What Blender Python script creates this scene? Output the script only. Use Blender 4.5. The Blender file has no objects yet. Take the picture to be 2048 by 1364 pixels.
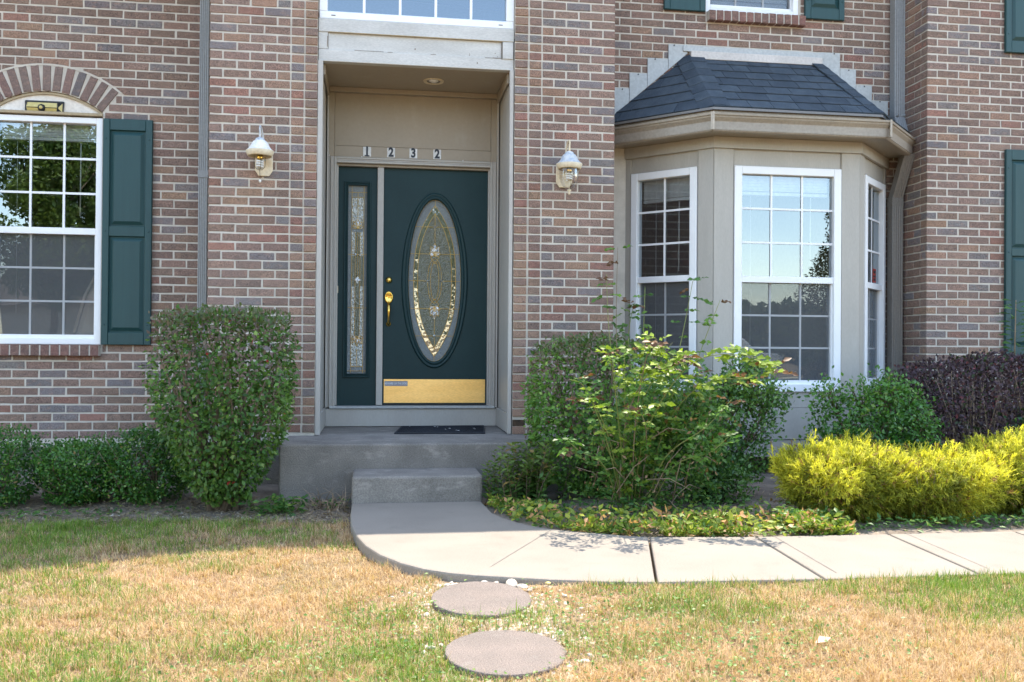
import bpy, math, random
import numpy as np
from mathutils import Vector, Matrix

rnd = random.Random(7)
rng = np.random.default_rng(11)
S = bpy.context.scene
COL = S.collection

# ------------------------------------------------------------------ camera, sky, sun, exposure
CAM = Vector((0.0, 0.0, 1.01))
YAW, PIT, ROL = 0.145, 0.0077, 0.0075
fw = Vector((math.sin(YAW) * math.cos(PIT), math.cos(YAW) * math.cos(PIT), math.sin(PIT)))
rt0 = Vector((math.cos(YAW), -math.sin(YAW), 0.0))
up0 = rt0.cross(fw)
rt = rt0 * math.cos(ROL) + up0 * math.sin(ROL)
upv = up0 * math.cos(ROL) - rt0 * math.sin(ROL)
cd = bpy.data.cameras.new('camera')
cam = bpy.data.objects.new('camera', cd)
COL.objects.link(cam)
M = Matrix.Identity(4)
for i in range(3):
    M[i][0], M[i][1], M[i][2], M[i][3] = rt[i], upv[i], -fw[i], CAM[i]
cam.matrix_world = M
cd.sensor_width = 36.0
cd.lens = 1830 / 2048 * 36.0
cd.clip_end = 1000
cd.dof.use_dof = True
cd.dof.focus_distance = 7.2
cd.dof.aperture_fstop = 11.0
S.camera = cam

TO_SUN = Vector((0.22, 0.36, 1.0)).normalized()
world = bpy.data.worlds.new('World')
S.world = world
world.use_nodes = True
wn = world.node_tree
sky = wn.nodes.new('ShaderNodeTexSky')
sky.sky_type = 'NISHITA'
sky.sun_disc = False
sky.sun_elevation = math.asin(TO_SUN.z)
sky.sun_rotation = math.atan2(TO_SUN.x, TO_SUN.y)
sky.air_density = 1.0
sky.dust_density = 0.6
sky.ozone_density = 1.0
tint = wn.nodes.new('ShaderNodeMix')          # camera white balance: the same factor over the whole sky
tint.data_type, tint.blend_type = 'RGBA', 'MULTIPLY'
tint.inputs[0].default_value = 1.0
tint.inputs[7].default_value = (1.13, 1.0, 0.86, 1)
wn.links.new(sky.outputs[0], tint.inputs[6])
wn.links.new(tint.outputs[2], wn.nodes['Background'].inputs[0])
wn.nodes['Background'].inputs[1].default_value = 0.15
sl = bpy.data.lights.new('sun', 'SUN')
sl.energy = 2.0
sl.angle = math.radians(0.5)
sl.color = (1.0, 0.90, 0.76)
sun = bpy.data.objects.new('sun', sl)
sun.rotation_euler = TO_SUN.to_track_quat('Z', 'Y').to_euler()
COL.objects.link(sun)
S.view_settings.view_transform = 'Standard'
S.view_settings.look = 'None'
S.view_settings.gamma = 1.0
S.view_settings.use_curve_mapping = False
S.view_settings.exposure = 2.45
S.render.engine = 'CYCLES'
S.cycles.max_bounces = 10
S.cycles.transparent_max_bounces = 16
S.cycles.use_denoising = True
S.cycles.caustics_reflective = False
S.cycles.caustics_refractive = False

# ------------------------------------------------------------------ node helpers
def new_mat(name):
    m = bpy.data.materials.new(name)
    m.use_nodes = True
    return m, m.node_tree, m.node_tree.nodes['Principled BSDF']

def nd(t, kind, **kw):
    n = t.nodes.new(kind)
    for k, v in kw.items():
        if k.startswith('in_'):
            n.inputs[int(k[3:])].default_value = v
        else:
            setattr(n, k, v)
    return n

def noise(t, vec, scale, detail=3.0, rough=0.55):
    n = nd(t, 'ShaderNodeTexNoise')
    n.inputs['Scale'].default_value = scale
    n.inputs['Detail'].default_value = detail
    n.inputs['Roughness'].default_value = rough
    t.links.new(vec, n.inputs['Vector'])
    return n.outputs[0]

def ramp(t, fac, stops):
    r = nd(t, 'ShaderNodeValToRGB')
    els = r.color_ramp.elements
    while len(els) < len(stops):
        els.new(0.5)
    for e, (p, c) in zip(els, stops):
        e.position = p
        e.color = (*c, 1) if len(c) == 3 else c
    t.links.new(fac, r.inputs[0])
    return r.outputs[0]

def mixc(t, fac, a, b, mode='MIX'):
    m = nd(t, 'ShaderNodeMix', data_type='RGBA', blend_type=mode)
    for sock, v in ((m.inputs[0], fac), (m.inputs[6], a), (m.inputs[7], b)):
        if hasattr(v, 'is_output'):
            t.links.new(v, sock)
        elif isinstance(v, (int, float)):
            sock.default_value = v
        else:
            sock.default_value = (*v, 1)
    return m.outputs[2]

def mathn(t, op, a, b=0.0):
    m = nd(t, 'ShaderNodeMath', operation=op)
    for s, v in ((m.inputs[0], a), (m.inputs[1], b)):
        if hasattr(v, 'is_output'):
            t.links.new(v, s)
        else:
            s.default_value = v
    return m.outputs[0]

def pos(t):
    return nd(t, 'ShaderNodeNewGeometry').outputs['Position']

def stretch(t, vec, sc):
    m = nd(t, 'ShaderNodeMapping')
    m.inputs['Scale'].default_value = sc
    t.links.new(vec, m.inputs[0])
    return m.outputs[0]

def bump(t, h, strength, dist, b):
    n = nd(t, 'ShaderNodeBump')
    n.inputs['Strength'].default_value = strength
    n.inputs['Distance'].default_value = dist
    t.links.new(h, n.inputs['Height'])
    t.links.new(n.outputs[0], b.inputs['Normal'])
    return n

def simple(name, c1, c2=None, rough=0.6, scale=6.0, fine=80.0, bmp=0.2, dist=0.002, metal=0.0, stain=None, sv=(1, 1, 1), spec=0.5, fc=0.12):
    """paint, stone or metal: two tones mixed by noise, fine grain, optional stains"""
    m, t, b = new_mat(name)
    p = stretch(t, pos(t), sv)
    c2 = c2 or tuple(x * 0.85 for x in c1)
    f = ramp(t, noise(t, p, scale, 5), [(0.35, (0, 0, 0)), (0.65, (1, 1, 1))])
    col = mixc(t, f, c1, c2)
    g = ramp(t, noise(t, p, fine, 2), [(0.3, (1 - fc,) * 3), (0.7, (1 + fc * .7,) * 3)])
    col = mixc(t, 1.0, col, g, 'MULTIPLY')
    if stain:
        sc, ssv, sf = stain
        s = ramp(t, noise(t, stretch(t, pos(t), ssv), 3.0, 6, 0.65), [(0.56, (0, 0, 0)), (0.74, (sf, sf, sf))])
        col = mixc(t, s, col, sc)
    t.links.new(col, b.inputs['Base Color'])
    b.inputs['Roughness'].default_value = rough
    b.inputs['Metallic'].default_value = metal
    b.inputs['Specular IOR Level'].default_value = spec
    if bmp:
        bump(t, noise(t, p, fine, 3), bmp, dist, b)
    return m

# ------------------------------------------------------------------ materials
def brick_mat():
    m, t, b = new_mat('brick')
    oi = nd(t, 'ShaderNodeObjectInfo')
    p = pos(t)
    n1 = noise(t, p, 26, 5, 0.7)
    col = mixc(t, ramp(t, n1, [(0.35, (0, 0, 0)), (0.68, (0.42, 0.42, 0.42))]), oi.outputs['Color'], (0.14, 0.11, 0.10))
    wth = noise(t, stretch(t, p, (1.6, 1.6, 0.7)), 1.3, 4, 0.6)
    col = mixc(t, 1.0, col, ramp(t, wth, [(0.3, (0.84, 0.83, 0.82)), (0.7, (1.12, 1.11, 1.09))]), 'MULTIPLY')
    n3 = noise(t, stretch(t, p, (1, 1, 2.2)), 21, 3, 0.6)
    col = mixc(t, ramp(t, n3, [(0.52, (0, 0, 0)), (0.72, (0.5, 0.5, 0.5))]), col, (0.36, 0.225, 0.17))
    n2 = noise(t, p, 210, 2, 0.5)
    col = mixc(t, 1.0, col, ramp(t, n2, [(0.32, (0.42, 0.42, 0.43)), (0.5, (1, 1, 1)), (0.7, (1.45, 1.4, 1.34))]), 'MULTIPLY')
    pits = noise(t, p, 75, 2, 0.4)
    col = mixc(t, ramp(t, pits, [(0.235, (0.9, 0.9, 0.9)), (0.30, (0, 0, 0))]), col, (0.04, 0.036, 0.036))
    t.links.new(col, b.inputs['Base Color'])
    b.inputs['Roughness'].default_value = 0.88
    b.inputs['Specular IOR Level'].default_value = 0.25
    h = mathn(t, 'ADD', n2, mathn(t, 'MULTIPLY', n1, 1.2))
    bump(t, h, 0.55, 0.003, b)
    return m

MT = {}
MT['brick'] = brick_mat()
MT['mortar'] = simple('mortar', (0.60, 0.55, 0.475), (0.50, 0.455, 0.39), 0.95, 9, 260, 0.5, 0.002)
MT['taupe'] = simple('taupe_paint', (0.42, 0.395, 0.35), (0.39, 0.367, 0.325), 0.55, 2.2, 45, 0.12, 0.001, stain=((0.50, 0.48, 0.44), (4, 4, 0.8), 0.4), sv=(3, 3, 0.7), fc=0.05)
MT['entry'] = simple('taupe_shade_bounce', (0.36, 0.305, 0.235), (0.335, 0.283, 0.215), 0.55, 1.6, 40, 0.08, 0.001, fc=0.03, stain=((0.42, 0.38, 0.32), (3, 3, 1.5), 0.35))  # taupe darkened and warmed: recess shade and ground bounce put into the colour
MT['jamb'] = simple('grey_trim_paint', (0.46, 0.44, 0.40), (0.43, 0.40, 0.36), 0.5, 2.2, 45, 0.15, 0.0012, stain=((0.36, 0.30, 0.23), (6, 6, 1.2), 0.3), sv=(3, 3, 0.7), fc=0.06)
MT['header'] = simple('weathered_board', (0.49, 0.48, 0.45), (0.57, 0.56, 0.53), 0.6, 3.0, 60, 0.25, 0.002, stain=((0.66, 0.64, 0.59), (1.2, 3, 4), 0.7), sv=(0.8, 3, 3))
MT['white'] = simple('white_vinyl', (0.84, 0.85, 0.86), (0.80, 0.81, 0.82), 0.35, 2.0, 30, 0.0, 0.0005, fc=0.015)
MT['cream'] = simple('cream_board', (0.78, 0.74, 0.68), (0.70, 0.64, 0.56), 0.6, 2.5, 50, 0.1, 0.001)
MT['tanstrip'] = simple('tan_trim', (0.40, 0.32, 0.20), (0.36, 0.28, 0.17), 0.6, 4, 50, 0.1, 0.001)
MT['shutter'] = simple('green_shutter', (0.009, 0.050, 0.054), (0.012, 0.058, 0.061), 0.5, 3, 150, 0.25, 0.0012, sv=(8, 1, 0.6))
MT['door'] = simple('green_door', (0.006, 0.030, 0.033), (0.0085, 0.036, 0.039), 0.5, 2.2, 120, 0.1, 0.0008, stain=((0.012, 0.038, 0.044), (2, 2, 2), 0.35), spec=0.3)
MT['brass'] = simple('brass', (0.86, 0.60, 0.17), (0.80, 0.52, 0.12), 0.16, 8, 60, 0.03, 0.0005, metal=1.0)
MT['kick'] = simple('brushed_brass', (0.86, 0.62, 0.27), (0.80, 0.55, 0.22), 0.34, 3.5, 90, 0.06, 0.0006, metal=1.0, sv=(0.6, 1, 3))
MT['came'] = simple('brass_came', (0.62, 0.42, 0.12), (0.55, 0.34, 0.08), 0.35, 20, 80, 0, metal=0.7)
MT['concrete'] = simple('porch_concrete', (0.255, 0.232, 0.205), (0.17, 0.155, 0.138), 0.92, 3.2, 130, 0.6, 0.004, fc=0.28, stain=((0.40, 0.37, 0.33), (2, 2, 5), 0.6))
MT['walk'] = simple('walk_concrete', (0.255, 0.225, 0.188), (0.225, 0.198, 0.165), 0.92, 2.6, 150, 0.35, 0.002, fc=0.2, stain=((0.175, 0.152, 0.125), (1.4, 1.4, 1.4), 0.6))
MT['stone'] = simple('stepping_stone', (0.205, 0.168, 0.145), (0.165, 0.138, 0.12), 0.95, 6, 200, 0.9, 0.005, fc=0.4, stain=((0.26, 0.23, 0.20), (4, 4, 4), 0.5))
MT['gutter'] = simple('gutter_metal', (0.33, 0.285, 0.225), (0.29, 0.25, 0.20), 0.38, 3, 50, 0.04, 0.0005, stain=((0.20, 0.175, 0.14), (2, 2, 8), 0.4))
MT['seal'] = simple('gutter_seam', (0.45, 0.39, 0.31), None, 0.4, 6, 50, 0.1)
MT['flash'] = simple('grey_flashing', (0.40, 0.415, 0.41), (0.45, 0.465, 0.46), 0.42, 3, 50, 0.05, 0.0006, stain=((0.52, 0.52, 0.50), (6, 6, 1), 0.4))
MT['spout'] = simple('grey_downspout', (0.27, 0.28, 0.285), (0.24, 0.25, 0.255), 0.45, 2, 60, 0.05, 0.0006)
MT['spout2'] = simple('brown_downspout', (0.185, 0.168, 0.15), (0.17, 0.155, 0.135), 0.45, 2, 60, 0.05, 0.0006)
MT['shingle'] = simple('asphalt_shingle', (0.044, 0.062, 0.082), (0.066, 0.086, 0.108), 0.95, 9, 300, 0.9, 0.003, fc=0.4)
MT['under'] = simple('roof_membrane', (0.62, 0.58, 0.54), None, 0.6, 4, 50, 0.1)
MT['black'] = simple('black_plastic', (0.013, 0.013, 0.015), None, 0.5, 6, 60, 0.1)
MT['mat'] = simple('rubber_mat', (0.012, 0.014, 0.02), (0.022, 0.024, 0.03), 0.9, 20, 200, 0.8, 0.003)
MT['led'] = simple('led_reflector', (0.62, 0.53, 0.22), (0.55, 0.44, 0.15), 0.4, 30, 300, 0.2)
MT['ivory'] = simple('ivory_paint', (0.72, 0.64, 0.48), (0.66, 0.54, 0.36), 0.5, 12, 60, 0.1)
MT['lampwhite'] = simple('lamp_white_paint', (0.80, 0.79, 0.75), (0.74, 0.72, 0.66), 0.45, 14, 60, 0.05)
MT['lampblue'] = simple('lamp_faded_paint', (0.33, 0.39, 0.46), (0.62, 0.62, 0.60), 0.45, 30, 90, 0.1)
MT['bulb'] = simple('bulb_white', (0.82, 0.82, 0.80), None, 0.3, 6, 40, 0)
MT['wire'] = simple('dark_wire', (0.09, 0.075, 0.05), None, 0.4, 6, 40, 0, metal=0.5)
MT['plate'] = simple('number_plate', (0.78, 0.78, 0.77), None, 0.45, 5, 60, 0)
MT['navy'] = simple('number_ink', (0.012, 0.017, 0.028), None, 0.5, 5, 60, 0)
MT['sticker'] = simple('sign_silver', (0.30, 0.31, 0.35), None, 0.4, 8, 60, 0)
MT['letter'] = simple('sign_letters', (0.68, 0.70, 0.75), None, 0.4, 8, 60, 0)
MT['red'] = simple('red_sign', (0.42, 0.045, 0.035), None, 0.5, 8, 60, 0)
MT['soil'] = simple('bed_soil', (0.15, 0.12, 0.092), (0.27, 0.225, 0.18), 0.98, 5, 70, 1.0, 0.01)
MT['bark'] = simple('shrub_bark', (0.20, 0.145, 0.095), (0.13, 0.10, 0.07), 0.9, 20, 120, 0.6, 0.002, sv=(3, 3, 1))
MT['cane'] = simple('green_cane', (0.17, 0.23, 0.05), (0.24, 0.24, 0.08), 0.6, 9, 100, 0.2, 0.001)
MT['deadcane'] = simple('dry_twig', (0.27, 0.195, 0.13), (0.20, 0.15, 0.10), 0.9, 14, 120, 0.4, 0.001)
MT['pebble'] = simple('white_pebble', (0.58, 0.53, 0.45), (0.46, 0.40, 0.32), 0.6, 14, 90, 0.2, 0.002)
MT['asphalt'] = simple('asphalt', (0.05, 0.05, 0.05), (0.06, 0.06, 0.06), 0.95, 2, 120, 0.5)
MT['room'] = simple('room_wall', (0.30, 0.27, 0.23), None, 0.8, 2, 30, 0)
MT['roomdark'] = simple('hall_wall', (0.16, 0.13, 0.07), None, 0.8, 2, 30, 0)
MT['blind'] = simple('white_blind', (0.80, 0.80, 0.77), None, 0.5, 2, 30, 0)
MT['sofa'] = simple('beige_upholstery', (0.80, 0.66, 0.50), (0.72, 0.58, 0.44), 0.9, 6, 130, 0.4, 0.002)
MT['roof2'] = simple('brown_roof', (0.15, 0.11, 0.085), (0.11, 0.085, 0.07), 0.95, 3, 25, 0.5, 0.01, sv=(1, 1, 3))
MT['siding'] = simple('house_siding', (0.50, 0.44, 0.36), None, 0.7, 2, 30, 0)
MT['hole'] = simple('gap_shade', (0.10, 0.06, 0.035), (0.02, 0.015, 0.01), 0.95, 30, 80, 0.4)
MT['carpaint'] = simple('car_paint', (0.62, 0.64, 0.66), None, 0.25, 2, 30, 0)
MT['tyre'] = simple('tyre_rubber', (0.02, 0.02, 0.02), None, 0.8, 2, 30, 0)

def leaf_mat(name, rough=0.45, trans=0.35, spec=0.4):
    m, t, b = new_mat(name)
    a = nd(t, 'ShaderNodeAttribute', attribute_name='Col')
    t.links.new(a.outputs[0], b.inputs['Base Color'])
    b.inputs['Roughness'].default_value = rough
    b.inputs['Specular IOR Level'].default_value = spec
    tr = nd(t, 'ShaderNodeBsdfTranslucent')
    t.links.new(mixc(t, 1.0, a.outputs[0], (1.25, 1.35, 0.75), 'MULTIPLY'), tr.inputs[0])
    mx = nd(t, 'ShaderNodeMixShader')
    mx.inputs[0].default_value = trans
    t.links.new(b.outputs[0], mx.inputs[1])
    t.links.new(tr.outputs[0], mx.inputs[2])
    t.links.new(mx.outputs[0], t.nodes['Material Output'].inputs[0])
    return m
MT['leaf'] = leaf_mat('leaf')
MT['gloss'] = leaf_mat('glossy_leaf', 0.38, 0.3, 0.5)
MT['thread'] = leaf_mat('golden_frond', 0.6, 0.4, 0.2)
MT['grass'] = leaf_mat('grass_blade', 0.6, 0.3, 0.2)

def glass_mat(name, refl=0.22, tint=(0.75, 0.8, 0.82), wav=0.0, rough=0.0, fres=0.6):
    """window glass: mirror reflection over clear glass"""
    m, t, b = new_mat(name)
    t.nodes.remove(b)
    g = nd(t, 'ShaderNodeBsdfGlossy')
    g.inputs['Roughness'].default_value = rough
    g.inputs['Color'].default_value = (0.80, 0.91, 1, 1)
    tr = nd(t, 'ShaderNodeBsdfTransparent')
    tr.inputs[0].default_value = (*tint, 1)
    lw = nd(t, 'ShaderNodeLayerWeight')
    lw.inputs[0].default_value = 0.35
    f = mathn(t, 'ADD', mathn(t, 'MULTIPLY', lw.outputs['Fresnel'], fres), refl)
    mx = nd(t, 'ShaderNodeMixShader')
    t.links.new(f, mx.inputs[0])
    t.links.new(tr.outputs[0], mx.inputs[1])
    t.links.new(g.outputs[0], mx.inputs[2])
    if wav:
        bn = nd(t, 'ShaderNodeBump')
        bn.inputs['Strength'].default_value = wav
        bn.inputs['Distance'].default_value = 0.02
        t.links.new(noise(t, pos(t), 2.5, 1), bn.inputs['Height'])
        t.links.new(bn.outputs[0], g.inputs['Normal'])
    t.links.new(mx.outputs[0], t.nodes['Material Output'].inputs[0])
    return m
MT['glass'] = glass_mat('window_glass', 0.20, (0.78, 0.82, 0.84), 0.06)
MT['clear'] = glass_mat('lamp_glass', 0.03, (0.96, 0.95, 0.93), fres=0.22)

def art_glass(name, col, sc, strength, refl, rough=0.08, trans=0.35, sv=(1, 1, 1), cell=1.0):
    """patterned door glass: rippled reflection over tinted cloudy glass"""
    m, t, b = new_mat(name)
    p = stretch(t, pos(t), sv)
    v = nd(t, 'ShaderNodeTexVoronoi')
    v.inputs['Scale'].default_value = sc
    t.links.new(p, v.inputs['Vector'])
    h = mathn(t, 'ADD', mathn(t, 'MULTIPLY', v.outputs[0], cell), noise(t, p, sc * 1.7, 2))
    bn = nd(t, 'ShaderNodeBump')
    bn.inputs['Strength'].default_value = strength
    bn.inputs['Distance'].default_value = 0.010
    t.links.new(h, bn.inputs['Height'])
    c = mixc(t, noise(t, p, sc * 0.7, 3), tuple(x * 0.6 for x in col), tuple(x * 1.5 for x in col))
    t.links.new(c, b.inputs['Base Color'])
    b.inputs['Roughness'].default_value = 0.3
    t.links.new(bn.outputs[0], b.inputs['Normal'])
    tr = nd(t, 'ShaderNodeBsdfTransparent')
    tr.inputs[0].default_value = (*[min(1, x * 2 + 0.3) for x in col], 1)
    m1 = nd(t, 'ShaderNodeMixShader')
    m1.inputs[0].default_value = trans
    t.links.new(b.outputs[0], m1.inputs[1])
    t.links.new(tr.outputs[0], m1.inputs[2])
    g = nd(t, 'ShaderNodeBsdfGlossy')
    g.inputs['Roughness'].default_value = rough
    t.links.new(bn.outputs[0], g.inputs['Normal'])
    m2 = nd(t, 'ShaderNodeMixShader')
    m2.inputs[0].default_value = refl
    t.links.new(m1.outputs[0], m2.inputs[1])
    t.links.new(g.outputs[0], m2.inputs[2])
    t.links.new(m2.outputs[0], t.nodes['Material Output'].inputs[0])
    return m
MT['gborder'] = art_glass('frosted_glass', (0.30, 0.335, 0.34), 150, 0.8, 0.14, 0.2, 0.05)
MT['gcentre'] = art_glass('rippled_glass', (0.092, 0.096, 0.026), 80, 0.8, 0.15, 0.04, 0.2, cell=0.5)
MT['gripple'] = art_glass('hammered_glass', (0.34, 0.36, 0.30), 95, 0.7, 0.30, 0.05, 0.2, sv=(1, 1, 0.5))
MT['gbevel'] = art_glass('bevelled_glass', (0.085, 0.09, 0.045), 9, 0.25, 0.24, 0.03, 0.3, cell=0.3)
MT['gstar'] = art_glass('bevelled_cluster', (0.42, 0.43, 0.38), 40, 0.9, 0.5, 0.04, 0.2)

def screen_mat():
    m, t, b = new_mat('insect_screen')
    b.inputs['Base Color'].default_value = (0.16, 0.17, 0.18, 1)
    b.inputs['Roughness'].default_value = 0.7
    tr = nd(t, 'ShaderNodeBsdfTransparent')
    mx = nd(t, 'ShaderNodeMixShader')
    mx.inputs[0].default_value = 0.6
    t.links.new(b.outputs[0], mx.inputs[1])
    t.links.new(tr.outputs[0], mx.inputs[2])
    t.links.new(mx.outputs[0], t.nodes['Material Output'].inputs[0])
    return m
MT['screen'] = screen_mat()

def lawn_mat():
    m, t, b = new_mat('lawn_thatch')
    p = pos(t)
    c = mixc(t, ramp(t, noise(t, p, 1.6, 4), [(0.42, (0, 0, 0)), (0.62, (1, 1, 1))]), (0.30, 0.195, 0.11), (0.22, 0.165, 0.085))
    vm = nd(t, 'ShaderNodeVectorMath', operation='DISTANCE')
    t.links.new(stretch(t, p, (1.6, 0.62, 0)), vm.inputs[0])
    vm.inputs[1].default_value = (0.72, 2.16, 0)
    edge = mathn(t, 'ADD', vm.outputs['Value'], mathn(t, 'MULTIPLY', noise(t, p, 9, 3), 0.35))
    c = mixc(t, ramp(t, edge, [(0.42, (.9, .9, .9)), (0.80, (0, 0, 0))]), c, (0.36, 0.285, 0.205))
    c = mixc(t, 1.0, c, ramp(t, noise(t, p, 90, 4, 0.7), [(0.3, (0.4, 0.4, 0.4)), (0.7, (1.3, 1.3, 1.3))]), 'MULTIPLY')
    t.links.new(c, b.inputs['Base Color'])
    b.inputs['Roughness'].default_value = 0.95
    bump(t, noise(t, p, 60, 4, 0.7), 1.0, 0.02, b)
    return m
MT['lawn'] = lawn_mat()

# ------------------------------------------------------------------ object helpers
def link(o, parent=None):
    COL.objects.link(o)
    if parent is not None:
        o.parent = parent
    return o

def tag(o, label, cat, group=None, kind=None):
    if label:
        o['label'] = label
    if cat:
        o['category'] = cat
    if group:
        o['group'] = group
    if kind:
        o['kind'] = kind
    return o

def thing(name, label, cat, loc=(0, 0, 0), rz=0.0, group=None):
    o = bpy.data.objects.new(name, None)
    o.empty_display_size = 0.1
    o.location = loc
    o.rotation_euler = (0, 0, rz)
    link(o)
    return tag(o, label, cat, group, 'thing' if cat else None)

class MB:
    """collects boxes, prisms, tubes and lathes; build() links them as one mesh object"""
    def __init__(self):
        self.v, self.f, self.sm = [], [], []
    def add(self, vs, fs, smooth=False):
        n = len(self.v)
        self.v += [tuple(p) for p in vs]
        self.f += [tuple(i + n for i in q) for q in fs]
        self.sm += [smooth] * len(fs)
        return self
    def box(self, x0, x1, y0, y1, z0, z1):
        vs = [(x0, y0, z0), (x1, y0, z0), (x1, y1, z0), (x0, y1, z0), (x0, y0, z1), (x1, y0, z1), (x1, y1, z1), (x0, y1, z1)]
        return self.add(vs, [(0, 3, 2, 1), (4, 5, 6, 7), (0, 1, 5, 4), (1, 2, 6, 5), (2, 3, 7, 6), (3, 0, 4, 7)])
    def cbox(self, x0, x1, y0, y1, z0, z1, c=0.004):
        """box whose front edges (y0 side) are chamfered"""
        vs = [(x0, y1, z0), (x1, y1, z0), (x1, y1, z1), (x0, y1, z1),
              (x0, y0 + c, z0), (x1, y0 + c, z0), (x1, y0 + c, z1), (x0, y0 + c, z1),
              (x0 + c, y0, z0 + c), (x1 - c, y0, z0 + c), (x1 - c, y0, z1 - c), (x0 + c, y0, z1 - c)]
        fs = [(8, 9, 10, 11), (4, 5, 9, 8), (5, 6, 10, 9), (6, 7, 11, 10), (7, 4, 8, 11),
              (0, 1, 5, 4), (1, 2, 6, 5), (2, 3, 7, 6), (3, 0, 4, 7), (0, 3, 2, 1)]
        return self.add(vs, fs)
    def prism(self, pts, d):
        """polygon (list of 3-D points) extruded by vector d"""
        n = len(pts)
        d = Vector(d)
        vs = [Vector(p) for p in pts] + [Vector(p) + d for p in pts]
        fs = [tuple(range(n))[::-1], tuple(range(n, 2 * n))] + [(i, (i + 1) % n, n + (i + 1) % n, n + i) for i in range(n)]
        return self.add(vs, fs)
    def tube(self, pts, r, n=6, cap=True):
        pts = [Vector(p) for p in pts]
        rs = r if isinstance(r, (list, tuple)) else [r] * len(pts)
        ring = []
        a = None
        for i, p in enumerate(pts):
            t = (pts[min(i + 1, len(pts) - 1)] - pts[max(i - 1, 0)]).normalized()
            if a is None:
                a = t.orthogonal().normalized()
            a = (a - t * a.dot(t))
            a = a.normalized() if a.length > 1e-6 else t.orthogonal().normalized()
            b = t.cross(a)
            for k in range(n):
                w = 2 * math.pi * k / n
                ring.append(p + (a * math.cos(w) + b * math.sin(w)) * rs[i])
        fs = []
        for i in range(len(pts) - 1):
            for k in range(n):
                fs.append((i * n + k, i * n + (k + 1) % n, (i + 1) * n + (k + 1) % n, (i + 1) * n + k))
        if cap:
            fs.append(tuple(range(n))[::-1])
            fs.append(tuple((len(pts) - 1) * n + k for k in range(n)))
        return self.add(ring, fs, True)
    def lathe(self, prof, c, n=24, axis='z', ribs=0, rib=0.0):
        vs, fs = [], []
        for r, z in prof:
            for k in range(n):
                w = 2 * math.pi * k / n
                rr = r * (1 + (rib * math.cos(w * ribs) if ribs else 0))
                if axis == 'z':
                    vs.append((c[0] + rr * math.cos(w), c[1] + rr * math.sin(w), c[2] + z))
                else:
                    vs.append((c[0] + rr * math.cos(w), c[1] + z, c[2] + rr * math.sin(w)))
        for i in range(len(prof) - 1):
            for k in range(n):
                fs.append((i * n + k, i * n + (k + 1) % n, (i + 1) * n + (k + 1) % n, (i + 1) * n + k))
        return self.add(vs, fs, True)
    def mesh(self, name, mat):
        me = bpy.data.meshes.new(name)
        me.from_pydata(self.v, [], self.f)
        me.polygons.foreach_set('use_smooth', self.sm)
        if mat:
            me.materials.append(MT[mat] if isinstance(mat, str) else mat)
        me.update()
        return me
    def build(self, name, mat, parent=None, kind=None, bevel=0.0, label=None):
        o = bpy.data.objects.new(name, self.mesh(name, mat))
        link(o, parent)
        if kind:
            o['kind'] = kind
        if label:
            o['label'] = label
        if bevel:
            b = o.modifiers.new('bevel', 'BEVEL')
            b.width = bevel
            b.segments = 2
            b.limit_method = 'ANGLE'
        return o

def part_box(name, mat, parent, x0, x1, y0, y1, z0, z1, bevel=0.003, kind=None):
    return MB().box(x0, x1, y0, y1, z0, z1).build(name, mat, parent, kind, bevel)

def np_mesh(name, verts, faces, colors, mat, parent=None, kind='stuff', smooth=False):
    """verts (N,3), faces (M,k) of one size, colors (N,3)"""
    me = bpy.data.meshes.new(name)
    nv, (nf, k) = len(verts), faces.shape
    me.vertices.add(nv)
    me.vertices.foreach_set('co', np.ascontiguousarray(verts, dtype=np.float32).ravel())
    me.loops.add(nf * k)
    me.loops.foreach_set('vertex_index', np.ascontiguousarray(faces, dtype=np.int32).ravel())
    me.polygons.add(nf)
    me.polygons.foreach_set('loop_start', np.arange(0, nf * k, k, dtype=np.int32))
    me.polygons.foreach_set('loop_total', np.full(nf, k, dtype=np.int32))
    if smooth:
        me.polygons.foreach_set('use_smooth', np.ones(nf, dtype=bool))
    me.update(calc_edges=True)
    if colors is not None:
        at = me.attributes.new('Col', 'FLOAT_COLOR', 'POINT')
        c4 = np.ones((nv, 4), dtype=np.float32)
        c4[:, :3] = colors
        at.data.foreach_set('color', c4.ravel())
    me.materials.append(MT[mat])
    o = bpy.data.objects.new(name, me)
    link(o, parent)
    if kind:
        o['kind'] = kind
    return o

def unit(a):
    return a / np.maximum(np.linalg.norm(a, axis=1, keepdims=True), 1e-9)

def vnoise(p, s, seed=0):
    """cheap smooth 3-D pseudo noise in 0..1"""
    r = np.random.default_rng(100 + seed)
    out = np.zeros(len(p))
    for i in range(6):
        k = r.normal(size=3) * s * (1 + 0.4 * i)
        out += np.sin(p @ k + r.uniform(0, 6.28)) / (1 + 0.35 * i)
    return 0.5 + out / 6.5

def leaves(name, P, axis, nrm, L, W, C, mat, parent, kind='stuff', curl=0.15):
    """one leaf per row: a folded, pointed blade of four triangles"""
    axis = unit(axis)
    side = unit(np.cross(axis, nrm))
    nrm = np.cross(side, axis)
    L = np.asarray(L)[:, None]
    W = np.asarray(W)[:, None]
    n = len(P)
    v = np.empty((n, 5, 3))
    v[:, 0] = P
    mid = P + axis * L * 0.5 - nrm * L * curl * 0.3
    v[:, 1] = mid + side * W * 0.5 + nrm * W * 0.16
    v[:, 2] = P + axis * L - nrm * L * curl
    v[:, 3] = mid - side * W * 0.5 + nrm * W * 0.16
    v[:, 4] = mid
    f = np.array([[0, 1, 4], [0, 4, 3], [1, 2, 4], [4, 2, 3]])
    F = (np.arange(n)[:, None, None] * 5 + f[None]).reshape(-1, 3)
    Cc = np.repeat(C[:, None], 5, 1).reshape(-1, 3)
    return np_mesh(name, v.reshape(-1, 3), F, Cc, mat, parent, kind)

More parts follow.
